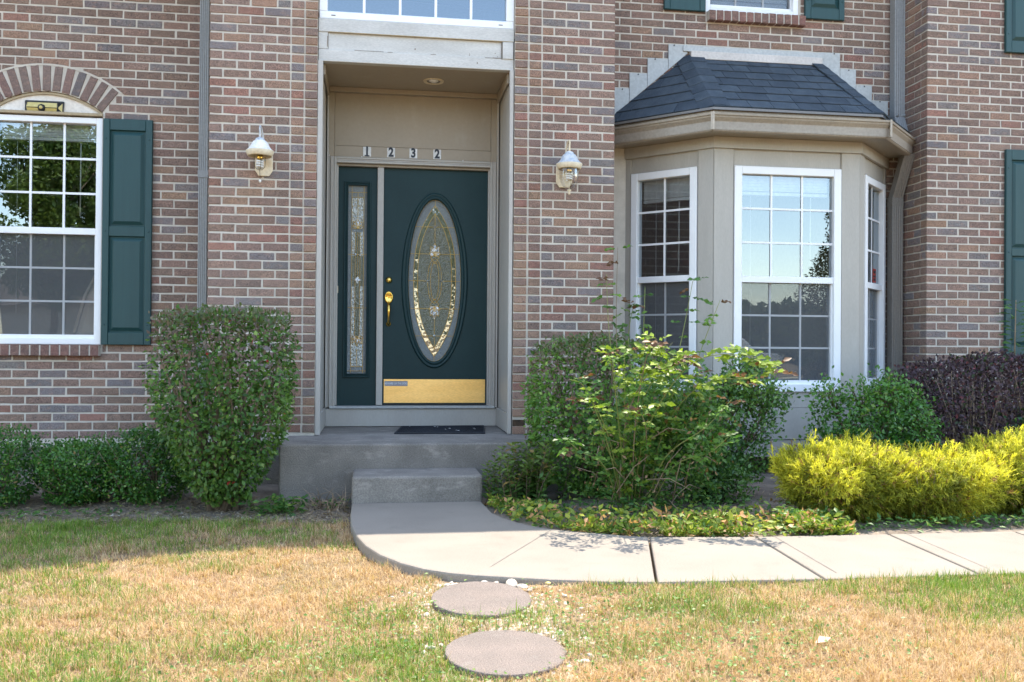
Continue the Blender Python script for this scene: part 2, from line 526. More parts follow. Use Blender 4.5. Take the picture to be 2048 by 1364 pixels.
def lerp_col(a, b, t):
    return np.array(a)[None] * (1 - t[:, None]) + np.array(b)[None] * t[:, None]

# ------------------------------------------------------------------ ground
def zg(x, y):
    """height of the soil and lawn"""
    x = np.asarray(x, dtype=float)
    y = np.asarray(y, dtype=float)
    z = np.interp(x, [-.5, -.06, .3, .54, 1.2, 1.9], [-.068, -.060, -.042, -.031, -.022, -.010])
    z = z + 0.07 * np.clip((y - 5.9) / 1.7, 0, 1) * (x < -0.2)
    z = z + 0.006 * np.sin(x * 2.1 + 0.4) * np.sin(y * 1.7) + 0.003 * np.sin(x * 7 + y * 5)
    z = np.where((x > .3) & (y < 4.74), np.minimum(z, -.008), z)
    return np.where((x > 1.2) & (y > 3.86) & (y < 4.66), -.05, z)

gx = np.arange(-6.0, 9.01, 0.06)
gy = np.arange(-1.0, 8.0, 0.06)
GX, GY = np.meshgrid(gx, gy)
gv = np.stack([GX.ravel(), GY.ravel(), zg(GX.ravel(), GY.ravel())], 1)
nx = len(gx)
idx = (np.arange(len(gy) - 1)[:, None] * nx + np.arange(nx - 1)[None]).ravel()
gf = np.stack([idx, idx + 1, idx + nx + 1, idx + nx], 1)
fc = (gv[gf].mean(1))

def bed_edge(x):
    """y where lawn ends and the left bed begins"""
    return 5.92 - 0.16 * np.clip((x + 2.2) / 1.9, 0, 1) - 0.10 * np.clip((x + 0.7) / 0.5, 0, 1)

OUT = [(-.163, 6.0), (-.16, 5.6), (-.145, 5.27), (-.11, 4.98), (-.059, 4.73), (.015, 4.51), (.109, 4.33), (.21, 4.20), (.327, 4.11), (.43, 4.06), (.541, 4.02), (.752, 3.944), (.98, 3.885), (1.205, 3.85)]
INN = [(.68, 6.0), (.70, 5.58), (.745, 5.40), (.82, 5.24), (.885, 5.13), (.96, 5.048), (1.08, 4.96), (1.21, 4.896), (1.33, 4.82), (1.45, 4.775)]
inn = np.array(INN)
out = np.array(OUT)
def in_walk(x, y, pad=0.0):
    """true inside the walkway (with a margin)"""
    a = np.interp(-y, -np.array([p[1] for p in OUT]), np.array([p[0] for p in OUT])) - pad
    fx = np.interp(x, [-0.16, 0.109, 0.327, 0.541, 0.752, 1.205, 1.94, 9.0], [5.3, 4.33, 4.11, 4.02, 3.944, 3.85, 3.815, 3.80]) - pad
    bx = np.interp(x, [0.68, 0.70, .745, .82, .885, .96, 1.08, 1.21, 1.45, 2.0, 9.0], [6.0, 5.58, 5.40, 5.24, 5.13, 5.048, 4.96, 4.896, 4.775, 4.716, 4.70]) + pad
    left = (x > a) & (x <= 0.68 + pad) & (y > fx) & (y < 6.02)
    right = (x > 0.68) & (y > fx) & (y < bx)
    return left | right

isbed = ((fc[:, 1] > bed_edge(fc[:, 0])) & (fc[:, 0] < 0.3)) | ((fc[:, 1] > 4.7) & (fc[:, 0] > 0.3))
def sub_ground(name, mask, mat):
    f = gf[mask]
    u, inv = np.unique(f, return_inverse=True)
    return np_mesh(name, gv[u], inv.reshape(f.shape), None, mat, None, 'structure', True)
sub_ground('lawn', ~isbed, 'lawn')
sub_ground('planting_bed', isbed, 'soil')
g = MB()
for (x0, x1, y0, y1) in ((-250, 250, -250, -22), (-250, 250, -15, -0.98), (-250, -5.98, -0.98, 250), (8.98, 250, -0.98, 250)):
    g.add([(x0, y0, -.11), (x1, y0, -.11), (x1, y1, -.11), (x0, y1, -.11)], [(0, 1, 2, 3)])
g.build('ground', 'lawn', None, 'structure')
MB().box(-250, 250, -22, -15, -.30, -.16).build('road', 'asphalt', None, 'structure')

# ------------------------------------------------------------------ walkway of poured slabs
J = [((1.205, 3.85), (1.45, 4.775)), ((1.965, 3.815), (2.03, 4.715)), ((2.716, 3.812), (2.795, 4.705)), ((3.47, 3.808), (3.55, 4.70)), ((4.22, 3.805), (4.30, 4.70)), ((8.5, 3.80), (8.5, 4.70))]
walk = thing('walkway', None, None)
walk['kind'] = 'structure'
def slab(poly, label=None):
    MB().prism([(x, y, -0.16) for x, y in poly], (0, 0, 0.16)).build('concrete_slab', 'walk', walk, None, 0.010)
gap = 0.006
slab([(x + 0.002, y) for x, y in OUT[:-1]] + [(J[0][0][0] - gap, J[0][0][1]), (J[0][1][0] - gap, J[0][1][1])] + INN[::-1][1:])
for (a, b) in zip(J[:-1], J[1:]):
    slab([(a[0][0] + gap, a[0][1]), (b[0][0] - gap, b[0][1]), (b[1][0] - gap, b[1][1]), (a[1][0] + gap, a[1][1])])
# tooled grooves beside each joint
gr = MB()
for (a, b) in J[1:4]:
    gr.add([(a[0] + .10, a[1] + .09, .0025), (a[0] + .104, a[1] + .09, .0025), (b[0] + .104, b[1], .0025), (b[0] + .10, b[1], .0025)], [(0, 1, 2, 3)])
gr.add([(0.52, 4.20, .0025), (0.524, 4.20, .0025), (0.955, 5.0, .0025), (0.951, 5.0, .0025)], [(0, 1, 2, 3)])
gr.build('tooled_groove', 'concrete', walk)

# ------------------------------------------------------------------ porch and step
porch = thing('porch', 'grey concrete front porch slab and single step below the green door', 'porch', (0.2, 6.4, 0))
porch.location = (0, 0, 0)
def slab_box(name, x0, x1, y0, y1, z0, z1, r):
    m = MB().box(x0, x1, y0, y1, z0, z1)
    o = m.build(name, 'concrete', porch, None, r)
    o.modifiers['bevel'].segments = 3
    return o
slab_box('landing', -0.665, 1.42, 6.40, 7.80, -0.25, 0.342, 0.016)
MB().box(-5.5, 8.5, 7.97, 15, -.2, .14).box(-1.0, 1.5, 7.87, 12.2, .14, .49).build('house_floor', 'concrete', None, 'structure')
slab_box('step', -0.163, 0.69, 6.005, 6.397, -0.2, 0.17, 0.018)
# foundation under the walls
fnd = MB()
fnd.box(-6, -1.235, 7.67, 7.95, -.3, .275).box(-1.24, -0.672, 7.03, 7.6, -.3, .30).box(1.44, 1.815, 7.03, 7.6, -.3, .30).box(1.83, 4.62, 7.67, 7.95, -.3, .26).box(4.64, 9, 7.235, 7.5, -.3, .22)
o = fnd.build('foundation', 'concrete')
o['kind'] = 'structure'

# ------------------------------------------------------------------ brick walls
def brick_color(warm=0.0):
    u = rnd.random()
    if rnd.random() < warm:
        u = rnd.choice((.2, .24, .17))
    if u < 0.13:
        c = (0.192, 0.174, 0.176)          # blue-grey
    elif u < 0.22:
        c = (0.285, 0.185, 0.132)          # orange tan
    elif u < 0.27:
        c = (0.262, 0.142, 0.112)           # red
    elif u < 0.5:
        c = (0.246, 0.168, 0.134)
    else:
        c = (0.214, 0.149, 0.122)          # mauve brown
    k = rnd.uniform(1.0, 1.24)
    return (c[0] * k * rnd.uniform(.96, 1.04), c[1] * k, c[2] * k * rnd.uniform(.96, 1.05), 1)

def make_brick_mesh(seed):
    r = random.Random(seed)
    m = MB()
    j = lambda s: r.uniform(-s, s)
    # unit brick -0.5..0.5 in x and z, front at y=0, back at y=1, softly rounded face
    x0, x1, z0, z1, c, cz = -0.5, 0.5, -0.5, 0.5, 0.018, 0.05
    vs = []
    for (x, z) in ((x0, z0), (x1, z0), (x1, z1), (x0, z1)):
        vs.append((x, 1, z))
    for (x, z) in ((x0, z0), (0, z0), (x1, z0), (x1, z1), (0, z1), (x0, z1)):
        vs.append((x + j(.008), 0.06, z + j(.035)))
    for (sx, sz) in ((x0 + c, z0 + cz), (0, z0 + cz), (x1 - c, z0 + cz), (x1 - c, z1 - cz), (0, z1 - cz), (x0 + c, z1 - cz)):
        vs.append((sx + j(.006), 0.0 + abs(j(.008)), sz + j(.03)))
    fs = [(10, 11, 14, 15), (11, 12, 13, 14)]
    for i in range(6):
        fs.append((4 + i, 4 + (i + 1) % 6, 10 + (i + 1) % 6, 10 + i))
    fs += [(0, 1, 6, 5, 4), (1, 2, 7, 6), (2, 3, 9, 8, 7), (3, 0, 4, 9)]
    m.add(vs, fs)
    return m.mesh('brick', 'brick')
BRICKS = [make_brick_mesh(i) for i in range(9)]
BH, MJ = 0.0560, 0.0115

def brick(wall, x0, x1, zc, yf, h=BH, depth=0.085, rot=0.0, ry=0.0):
    o = bpy.data.objects.new('brick', rnd.choice(BRICKS))
    o.parent = wall
    o.location = ((x0 + x1) / 2, yf + rnd.uniform(-.0015, .002), zc + rnd.uniform(-.0012, .0012))
    o.scale = (x1 - x0, depth, h)
    o.rotation_euler = (0, ry, rot)
    o.color = brick_color()
    COL.objects.link(o)
    return o

class FarBricks:
    """bricks above or beside the picture, one joined mesh per wall"""
    def __init__(self):
        self.m = MB()
    def add(self, x0, x1, zc, yf, d=0.085):
        self.m.cbox(x0, x1, yf, yf + d, zc - BH / 2, zc + BH / 2, 0.004)
    def build(self, wall):
        if self.m.v:
            o = self.m.build('bricks', 'brick', wall, 'stuff')
            o.color = (0.225, 0.155, 0.137, 1)

def row_edges(x0, x1, first, pitch):
    """joint positions of one course between x0 and x1"""
    e = [x0]
    x = first
    while x <= x0 + 0.03:
        x += pitch
    while x < x1 - 0.03:
        e.append(x)
        x += pitch
    e.append(x1)
    return e

def course_wall(wall, x0, x1, yf, z0, z1, anchor, course, pitch, phase, zmax_parts, cut=None, xvis=(-99, 99), clip=None, hidden=None):
    """running bond; phase(row) gives the position of one joint; cut(zc) gives a list of x-intervals that hold brick"""
    far = FarBricks()
    r = math.ceil((z0 - anchor) / course - 0.3)
    while anchor + (r + 0.5) * course < z1:
        zc = anchor + (r + 0.5) * course
        for (a, b) in (cut(zc, x0, x1) if cut else [(x0, x1)]):
            ph = phase(r)
            k0 = math.floor((a - ph) / pitch)
            es = row_edges(a, b, ph + k0 * pitch, pitch)
            for i in range(len(es) - 1):
                l = es[i] + (MJ / 2 if i > 0 else 0)
                h = es[i + 1] - (MJ / 2 if i < len(es) - 2 else 0)
                if h - l < 0.02:
                    continue
                l += rnd.uniform(-.0015, .0015) if i > 0 else 0
                if clip and clip(wall, l, h, zc, BH * course / 0.0677):
                    continue
                if zc < zmax_parts and h > xvis[0] and l < xvis[1] and not (hidden and hidden(l, h, zc)):
                    brick(wall, l, h, zc, yf, BH * course / 0.0677)
                else:
                    far.add(l, h, zc, yf)
        r += 1
    far.build(wall)

# --- left wall with arched window
YL, YP, YR = 7.66, 7.01, 7.22
AX, AZ, RI, RO = -2.607, 2.347, 0.663, 0.868
AXR = AX
wl = thing('brick_wall', 'brown brick wall around the white arched window, left of the grey downspout', 'wall')
core = MB()
fy = YL + 0.0045
core.box(-6, -3.03, fy, fy + .12, .2, 5.6).box(-2.185, -1.2, fy, fy + .12, .2, 5.6).box(-3.03, -2.185, fy, fy + .12, .2, 1.0)
for i in range(24):       # wall above the arch, in narrow strips
    xa, xb = -3.03 + i * .845 / 24, -3.03 + (i + 1) * .845 / 24
    zz = [AZ + math.sqrt(max(RI ** 2 - (x - AX) ** 2, 0)) for x in (xa, xb)]
    core.add([(xa, fy, zz[0]), (xb, fy, zz[1]), (xb, fy, 5.6), (xa, fy, 5.6), (xa, fy + .12, zz[0]), (xb, fy + .12, zz[1])], [(0, 1, 2, 3), (0, 4, 5, 1)])
core.build('mortar', 'mortar', wl)
def cut_left(zc, x0, x1):
    if zc < 0.925:
        return [(x0, x1)]
    if zc < 2.86:
        return [(x0, -3.05), (-2.168, x1)]
    if zc < 3.0:
        d = (zc - 2.86) * 0.82 + 0.012
        return [(x0, -3.03 - d), (-2.185 + d, x1)]
    return [(x0, x1)]
def clip_arch(wall, l, h, zc, bh):
    """bricks that meet the arch are cut along its curve"""
    zb, zt = zc - bh / 2, zc + bh / 2
    if zc < 3.0 or zb > AZ + RO + .012:
        return False
    def low(x):
        q = (RO + .013) ** 2 - (x - AX) ** 2
        return max(zb, AZ + math.sqrt(q)) if q > 0 else zb
    xs = np.linspace(l, h, 25)
    lo = np.array([low(x) for x in xs])
    if (lo <= zb + 1e-6).all():
        return False
    okx = lo < zt - .006
    if okx.sum() < 4:
        return True
    q = [(xs[i], YL, lo[i]) for i in range(25) if okx[i]]
    q += [(q[-1][0], YL, zt), (q[0][0], YL, zt)]
    o = MB().prism(q, (0, .08, 0)).build('brick', 'brick', wall)
    o.color = brick_color()
    return True
course_wall(wl, -5.9, -1.235, YL, 0.275, 5.6, 0.402, 0.0684, 0.201, lambda r: -2.841 + (0.1005 if r % 2 == 0 else 0), 3.83, cut_left, (-3.0, 0), clip_arch, lambda l, h, z: z < .36 or (l > -2.18 and h < -1.78 and 1.02 < z < 2.78))
# voussoirs of the arch
half = math.asin(0.4225 / RI)
nv = 13
for i in range(nv):
    a = -half + (i + 0.5) * 2 * half / nv
    rc = (RI + RO) / 2
    o = brick(wl, -0.029, 0.029, 0, YL - 0.004, RO - RI - 0.004)
    o.location = (AX + rc * math.sin(a), YL - 0.004, AZ + rc * math.cos(a))
    o.rotation_euler = (0, a, 0)
    o.color = (0.235 * rnd.uniform(.9, 1.1), 0.163, 0.145, 1) if i != 9 else (0.165, 0.15, 0.155, 1)
ring = MB()
for i in range(48):
    a0, a1 = -half * 1.01 + i * half * 2.02 / 48, -half * 1.01 + (i + 1) * half * 2.02 / 48
    q = [(AX + r * math.sin(a), YL - .0, AZ + r * math.cos(a)) for a, r in ((a0, RO - .002), (a1, RO - .002), (a1, RO + .014), (a0, RO + .014))]
    ring.add(q, [(0, 3, 2, 1)])
ring.build('arch_mortar_joint', 'mortar', wl)
# rowlock sill
def rowlock(wall, x0, x1, z0, z1, yf, n, yb):
    w = (x1 - x0) / n
    MB().box(x0 + .004, x1 - .004, yf + .006, yb, z0 + .004, z1 - .006).build('sill_mortar', 'mortar', wall)
    for i in range(n):
        o = brick(wall, x0 + i * w + .006, x0 + (i + 1) * w - .006, (z0 + z1) / 2, yf, z1 - z0, yb - yf)
        o.color = (0.215 * rnd.uniform(.9, 1.1), 0.122, 0.105, 1)
rowlock(wl, -3.06, -2.178, 0.922, 1.012, 7.605, 12, 7.70)

# --- projecting entry bay: two brick piers
wp = thing('brick_wall', 'brown brick pier left of the front door, holding the white-roofed lantern', 'wall')
wq = thing('brick_wall', 'brown brick pier right of the front door, holding the glass-globed lantern', 'wall')
core = MB()
fy = YP + 0.0045
core.box(-1.25, -0.470, fy, fy + .5, .30, 5.6).box(-1.25, -1.2, fy + .5, 7.67, .3, 5.6)
core.build('mortar', 'mortar', wp)
core = MB()
core.box(1.03, 1.825, fy, fy + .5, .30, 5.6).box(1.775, 1.825, fy + .5, 7.67, .3, 5.6)
core.build('mortar', 'mortar', wq)
c = 0.0677
course_wall(wp, -1.255, -0.672, YP, 0.338, 5.6, 0.0224, c, 0.196, lambda r: -1.058 if r % 2 else -1.161 + 0.002, 3.70)
course_wall(wq, 1.250, 1.829, YP, 0.338, 5.6, 0.0, c, 0.196, lambda r: 1.436 if r % 2 == 0 else 1.340, 3.72, hidden=lambda l, h, z: z < .75)
far, farq = FarBricks(), FarBricks()
for (x0, x1, an, dy) in ((-0.662, -0.570, 0.0224, -.002), (-0.560, -0.470, 0.0224, -.006), (1.030, 1.133, 0.0, -.006), (1.146, 1.240, 0.0, -.002)):
    r = 5
    while an + (r + .5) * c < 5.6:
        zc = an + (r + .5) * c
        if zc - .034 > 0.335:
            if zc < 3.74:
                if not (x0 == 1.030 and 0.40 < zc < 0.46):
                    brick(wp if x0 < 0 else wq, x0 + rnd.uniform(0, .003), x1 - rnd.uniform(0, .003), zc, YP + dy).color = brick_color(.4)
            else:
                (far if x0 < 0 else farq).add(x0, x1, zc, YP + dy)
        r += 1
far.build(wp)
MB().box(1.032, 1.131, YP + .001, YP + .03, 0.405, 0.455).build('brick_gap_shade', 'hole', wq)  # dark box paints the shade inside the missing brick's gap
# side returns of the entry bay (brick faces turned outward)
for (xs, sgn) in ((1.829, 1), (-1.255, -1)):
    r = 5
    while (r + .5) * c < 4.0:
        zc = (r + .5) * c
        es = [7.04, 7.14, 7.34, 7.54, 7.655] if r % 2 else [7.04, 7.24, 7.44, 7.655]
        if sgn > 0:
            for a, b in zip(es[:-1], es[1:]):
                farq.m.box(xs - .05, xs, a + .005, b - .005, zc - BH / 2, zc + BH / 2)
        r += 1
farq.build(wq)

# --- wall behind the bay window
wb = thing('brick_wall', 'brown brick wall above and beside the bay window, under the small upper window', 'wall')
core = MB()
fy = YL + 0.0045
core.box(1.83, 2.10, fy, fy + .12, .26, 5.6).box(4.53, 4.64, fy, fy + .12, .26, 5.6).box(2.10, 4.53, fy, fy + .12, 2.66, 3.93)
core.box(2.10, 2.84, fy, fy + .12, 3.93, 5.6).box(3.66, 4.53, fy, fy + .12, 3.93, 5.6).box(2.84, 3.66, fy, fy + .12, 5.2, 5.6)
core.build('mortar', 'mortar', wb)
def cut_back(zc, x0, x1):
    if zc < 2.62:
        return [(4.50, x1)]
    if zc < 2.95:
        return [(4.3, x1)]
    if zc < 3.60:
        s = (3.60 - zc) * 0.95
        return [(x0, 2.70 - s), (3.83 + s, x1)]
    if 3.875 < zc < 5.2:
        return [(x0, 2.81), (3.69, x1)]
    return [(x0, x1)]
course_wall(wb, 1.835, 4.628, YL, 0.27, 5.6, 3.939, c, 0.196, lambda r: 2.039 if r % 2 == 0 else 2.137, 4.30, cut_back)
rowlock(wb, 2.818, 3.716, 3.878, 3.966, 7.60, 13, 7.70)

# --- right wall, nearer than the bay wall
wr = thing('brick_wall', 'brown brick wall at the right edge, with a corner beside the brown downspout', 'wall')
core = MB()
core.box(4.6345, 9, YR + .0045, YR + .12, .22, 5.6).box(4.637, 4.75, YR + .12, 7.67, .22, 5.6)
core.build('mortar', 'mortar', wr)
far = FarBricks()
an = 1.189
r = -14
while an + (r + .5) * c < 5.6:
    zc = an + (r + .5) * c
    full = (r % 2 == 1)
    es = [4.63, 4.63 + (0.19 if full else 0.094)]
    while es[-1] < 8.6:
        es.append(es[-1] + 0.199)
    for i in range(len(es) - 1):
        l = es[i] + (MJ / 2 if i else 0)
        h = es[i + 1] - MJ / 2
        if .93 < zc < 4.10 and l < 5.46:
            brick(wr, l, h, zc, YR)
        else:
            far.add(l, h, zc, YR)
    ys = [7.225, 7.225 + (0.095 if full else 0.192)]
    ys.append(ys[1] + 0.199)
    ys.append(7.655)
    for i in range(3):
        a, b = ys[i] + (.005 if i else .012), min(ys[i + 1], 7.66) - .005
        if b - a < 0.02:
            continue
        if zc < .88 or zc > 4.25 or i == 2:
            far.m.box(4.63, 4.68, a, b, zc - BH / 2, zc + BH / 2)
            continue
        o = brick(wr, -(b - a) / 2, (b - a) / 2, zc, 0, BH, 0.05)
        o.location = (4.63, (a + b) / 2, zc)
        o.rotation_euler = (0, 0, -math.pi / 2)
    r += 1
far.build(wr)

# ------------------------------------------------------------------ unseen roof mass, eave and gable shaped to shade the front (above the picture)
rf = MB()
rf.prism([(-6.5, 6.98, 5.5), (-6.5, 16, 5.5), (-6.5, 11.5, 8.6)], (19, 0, 0))
rf.box(-6, 9, 7.4, 15.5, 5.3, 5.55)
rf.prism([(1.10, 7.08, 4.2), (-.95, 7.08, 8.5), (-5.8, 7.08, 5.2), (-5.8, 7.08, 4.6)], (0, 1.5, 0))  # steep unseen gable, shaped to cast the slanting shadow edge on the lawn
o = rf.build('shading_roof', 'shingle')
o['kind'] = 'structure'
MB().box(-6, 9, 15.3, 15.5, 0, 5.4).box(-6.1, -6, 7.7, 15.4, 0, 5.4).box(9, 9.1, 7.3, 15.4, 0, 5.4).build('house_rear_walls', 'brick', None, 'structure').color = (0.22, 0.16, 0.14, 1)

def room(name, x0, x1, y0, y1, z0, z1, mat='room'):
    v = [(x0, y0, z0), (x1, y0, z0), (x1, y1, z0), (x0, y1, z0), (x0, y0, z1), (x1, y0, z1), (x1, y1, z1), (x0, y1, z1)]
    m = MB().add(v, [(0, 1, 2, 3), (4, 7, 6, 5), (1, 5, 6, 2), (2, 6, 7, 3), (3, 7, 4, 0)])
    o = m.build(name, mat)
    o['kind'] = 'structure'
room('living_room', -4.6, -1.32, 7.80, 11.5, 0.3, 3.7)
room('dining_room', 1.95, 4.55, 7.80, 11.5, 0.15, 2.95)
room('hall', -0.6, 1.25, 7.90, 12.0, 0.5, 3.1, 'roomdark')
room('upper_hall', -0.6, 1.25, 7.20, 12.0, 3.3, 5.2)
room('bedroom', 2.2, 4.4, 7.80, 11.5, 3.6, 5.2)

# ------------------------------------------------------------------ windows
def window(parent, loc, rz, w, z0, z1, rail, cols, up_rows, lo_rows, fr=0.062, name='window', label=None, blind=0.14, screen=True, cords=True, head=None, bars_lo=None):
    """double-hung window: frame with sashes, grille bars, panes, blind; local x 0..w, y 0 = frame face"""
    f = MB()
    f.cbox(0, fr, 0, .09, z0, z1).cbox(w - fr, w, 0, .09, z0, z1)
    f.cbox(fr, w - fr, .002, .09, z1 - fr, z1).cbox(fr, w - fr, .002, .09, z0, z0 + fr)
    win = f.build(name, 'white', parent)
    win.location = loc
    win.rotation_euler = (0, 0, rz)
    if label:
        win['label'] = label
    ix0, ix1, iz0, iz1 = fr, w - fr, z0 + fr, z1 - fr
    part_box('meeting_rail', 'white', win, ix0, ix1, .012, .06, rail - .026, rail + .026, .003)
    s = MB()
    t = 0.012
    s.box(ix0, ix0 + t, .03, .07, iz0, rail - .026).box(ix1 - t, ix1, .03, .07, iz0, rail - .026).box(ix0 + t, ix1 - t, .03, .07, iz0, iz0 + .03)
    s.build('lower_sash', 'white', win)
    def bars(za, zb, rows, y, bw):
        for i in range(1, cols):
            x = ix0 + (ix1 - ix0) * i / cols
            part_box('muntin', 'white', win, x - bw, x + bw, y, y + .006, za, zb, 0)
        for i in range(1, rows):
            z = za + (zb - za) * i / rows
            part_box('muntin', 'white', win, ix0, ix1, y - .001, y + .005, z - bw, z + bw, 0)
    bars(rail + .026, iz1, up_rows, .036, .0085)
    bars(iz0 + .03, rail - .026, lo_rows, .056, .0075)
    p = MB().add([(ix0, .045, rail), (ix1, .045, rail), (ix1, .045, iz1), (ix0, .045, iz1)], [(0, 1, 2, 3)])
    p.build('pane', 'glass', win)
    p = MB().add([(ix0, .065, iz0), (ix1, .065, iz0), (ix1, .065, rail), (ix0, .065, rail)], [(0, 1, 2, 3)])
    p.build('pane', 'glass', win)
    if screen:
        MB().add([(ix0, .05, iz0), (ix1, .05, iz0), (ix1, .05, rail - .02), (ix0, .05, rail - .02)], [(0, 1, 2, 3)]).build('insect_screen', 'screen', win)
    if blind:
        b = MB()
        n = int(blind / .012)
        for i in range(n):
            z = iz1 - .012 * i
            b.box(ix0 + .01, ix1 - .01, .10 + (.004 if i % 2 else 0), .15, z - .0105, z)
        b.box(ix0 + .01, ix1 - .01, .10, .15, iz1 - blind - .025, iz1 - blind)
        b.build('blind', 'blind', win)
        if cords:
            cds = MB()
            cds.tube([(ix0 + .12, .12, iz1 - blind), (ix0 + .122, .12, iz0 + .2)], .0022, 4)
            cds.tube([(ix1 - .15, .12, iz1 - blind), (ix1 - .152, .12, iz1 - blind - .62)], .005, 5)
            cds.build('blind_cord', 'blind', win)
    return win

WIN = 'window'
aw = thing('window', 'white window with an arched cream panel on top, beside the left shutter', 'window', (0, 0, 0))
window(aw, (-3.03, YL + .005, 0), 0, .845, 1.012, 2.815, 1.911, 3, 3, 3, fr=.048, name='window_frame', blind=.10)
pan = MB()
pts = [(-3.03, 7.69, 2.852)] + [(AX + (RI - .012) * math.sin(a), 7.69, AZ + (RI - .012) * math.cos(a)) for a in np.linspace(-half, half, 25)] + [(-2.187, 7.69, 2.852)]
pan.prism(pts, (0, .05, 0))
pan.build('arch_panel', 'cream', aw)
arc = MB()
for i in range(24):
    a0, a1 = -half + i * half / 12, -half + (i + 1) * half / 12
    q = [(AX + r * math.sin(a), 7.675, AZ + r * math.cos(a)) for a, r in ((a0, RI - .022), (a1, RI - .022), (a1, RI - .004), (a0, RI - .004))]
    arc.prism(q, (0, .02, 0))
arc.build('arch_trim', 'tanstrip', aw)
part_box('head_trim', 'tanstrip', aw, -3.035, -2.183, 7.645, 7.72, 2.825, 2.848, .003)
# armchair back seen through the left window
ch = thing('armchair', 'beige armchair back seen inside the room through the arched window', 'armchair', (-2.14, 7.86, 0.86))
sm = MB()
prof = [(-.32, 0), (-.30, .25), (-.22, .55), (-.10, .80), (.05, .92), (.30, .95), (.42, .80), (.45, 0)]
sm.prism([(x, 0.0, z) for x, z in prof], (0, .22, 0))
sm.build('backrest', 'sofa', ch, None, .05)
sm = MB().box(-.3, .42, -.08, .6, 0, .25)
sm.build('seat', 'sofa', ch, None, .05)
MB().tube([(x, -.012, z) for x, z in prof[1:6]], .012, 6).build('piping', 'sofa', ch)

uw = thing('window', 'wide white window over the front door, five panes reflecting blue sky', 'window', (0, 0, 0))
f = MB()
f.cbox(-.464, 1.027, 7.045, 7.13, 3.496, 3.556, .006).cbox(-.464, -.403, 7.045, 7.13, 3.556, 4.9).cbox(.965, 1.027, 7.045, 7.13, 3.556, 4.9).cbox(-.403, .965, 7.045, 7.13, 4.84, 4.9)
f.build('window_frame', 'white', uw)
for i in range(1, 5):
    x = -.403 + 1.368 * i / 5
    part_box('muntin', 'white', uw, x - .010, x + .010, 7.075, 7.085, 3.556, 4.84, 0)
for z in (3.98, 4.4):
    part_box('muntin', 'white', uw, -.403, .965, 7.074, 7.084, z - .010, z + .010, 0)
MB().add([(-.403, 7.09, 3.55), (.965, 7.09, 3.55), (.965, 7.09, 4.84), (-.403, 7.09, 4.84)], [(0, 1, 2, 3)]).build('pane', 'glass', uw)
wh = MB()
wh.box(-.375, -.343, 7.042, 7.046, 3.521, 3.5255).box(.905, .937, 7.042, 7.046, 3.521, 3.5255)
wh.build('weep_hole', 'black', uw)

sw = thing('window', 'small white upper window with closed blinds above the brick sill, over the bay roof', 'window', (0, 0, 0))
window(sw, (2.80, YL + .002, 0), 0, .868, 3.967, 5.25, 4.6, 3, 3, 3, fr=.05, name='window_frame', blind=0.0)
b = MB()
for i in range(28):
    z = 4.0 + i * .042
    b.add([(2.86, 7.775, z), (3.61, 7.775, z), (3.61, 7.80, z + .040), (2.86, 7.80, z + .040)], [(0, 1, 2, 3)])
b.build('blind', 'blind', sw)

# ------------------------------------------------------------------ shutters
def shutter(label, x0, x1, yf, z0, z1, mid, group='green raised-panel shutters'):
    """board frame with two raised panels, screws"""
    t = thing('shutter', label, 'shutter', (x0, yf, z0), 0, group)
    w, h, m0, m1 = x1 - x0, z1 - z0, mid[0] - z0, mid[1] - z0
    s = 0.052
    f = MB()
    f.cbox(0, s, 0, .028, 0, h).cbox(w - s, w, 0, .028, 0, h)
    f.cbox(s, w - s, .002, .028, 0, .10).cbox(s, w - s, .002, .028, h - .09, h).cbox(s, w - s, .002, .028, m0, m1)
    f.build('shutter_frame', 'shutter', t)
    MB().box(.012, w - .012, .028, .034, .004, h - .004).build('backing', 'black', t)
    for (a, b) in ((.10, m0), (m1, h - .09)):
        p = MB()
        x0_, x1_, e = s, w - s, .026
        vs = [(x0_, .022, a), (x1_, .022, a), (x1_, .022, b), (x0_, .022, b),
              (x0_ + .012, .020, a + .012), (x1_ - .012, .020, a + .012), (x1_ - .012, .020, b - .012), (x0_ + .012, .020, b - .012),
              (x0_ + .012 + e, .004, a + .012 + e), (x1_ - .012 - e, .004, a + .012 + e), (x1_ - .012 - e, .004, b - .012 - e), (x0_ + .012 + e, .004, b - .012 - e)]
        fs = [(8, 9, 10, 11)]
        for k in range(4):
            fs.append((k, (k + 1) % 4, 4 + (k + 1) % 4, 4 + k))
            fs.append((4 + k, 4 + (k + 1) % 4, 8 + (k + 1) % 4, 8 + k))
        p.add(vs, fs)
        p.build('panel', 'shutter', t)
    for (x, z) in ((s * .45, .16), (w - s * .45, .16), (s * .45, (m0 + m1) / 2), (w - s * .45, (m0 + m1) / 2), (s * .45, h - .16), (w - s * .45, h - .16)):
        MB().lathe([(0, -.004), (.006, -.003), (.008, 0)], (x, -.0005, z), 10, 'y').build('screw', 'shutter', t)
    return t
shutter('green panel shutter right of the arched window', -2.172, -1.797, YL - .036, 1.012, 2.806, (1.873, 1.956))
shutter('green shutter end left of the small upper window, over the bay roof', 2.424, 2.798, YL - .036, 3.957, 5.25, (4.60, 4.68))
shutter('green shutter end right of the small upper window, over the bay roof', 3.718, 4.089, YL - .036, 3.953, 5.25, (4.60, 4.68))
shutter('green shutter cut by the top right corner of the photo', 5.345, 5.72, YR - .036, 3.600, 5.2, (4.35, 4.43))
shutter('green shutter at the right edge, above the purple bush', 5.350, 5.725, YR - .036, 0.96, 2.758, (1.837, 1.905))

# ------------------------------------------------------------------ entry recess: boards round the door
en = thing('door_surround', 'taupe wooden surround lining the front door recess, with pale header boards', 'doorway', (0, 0, 0))
YB = 7.76
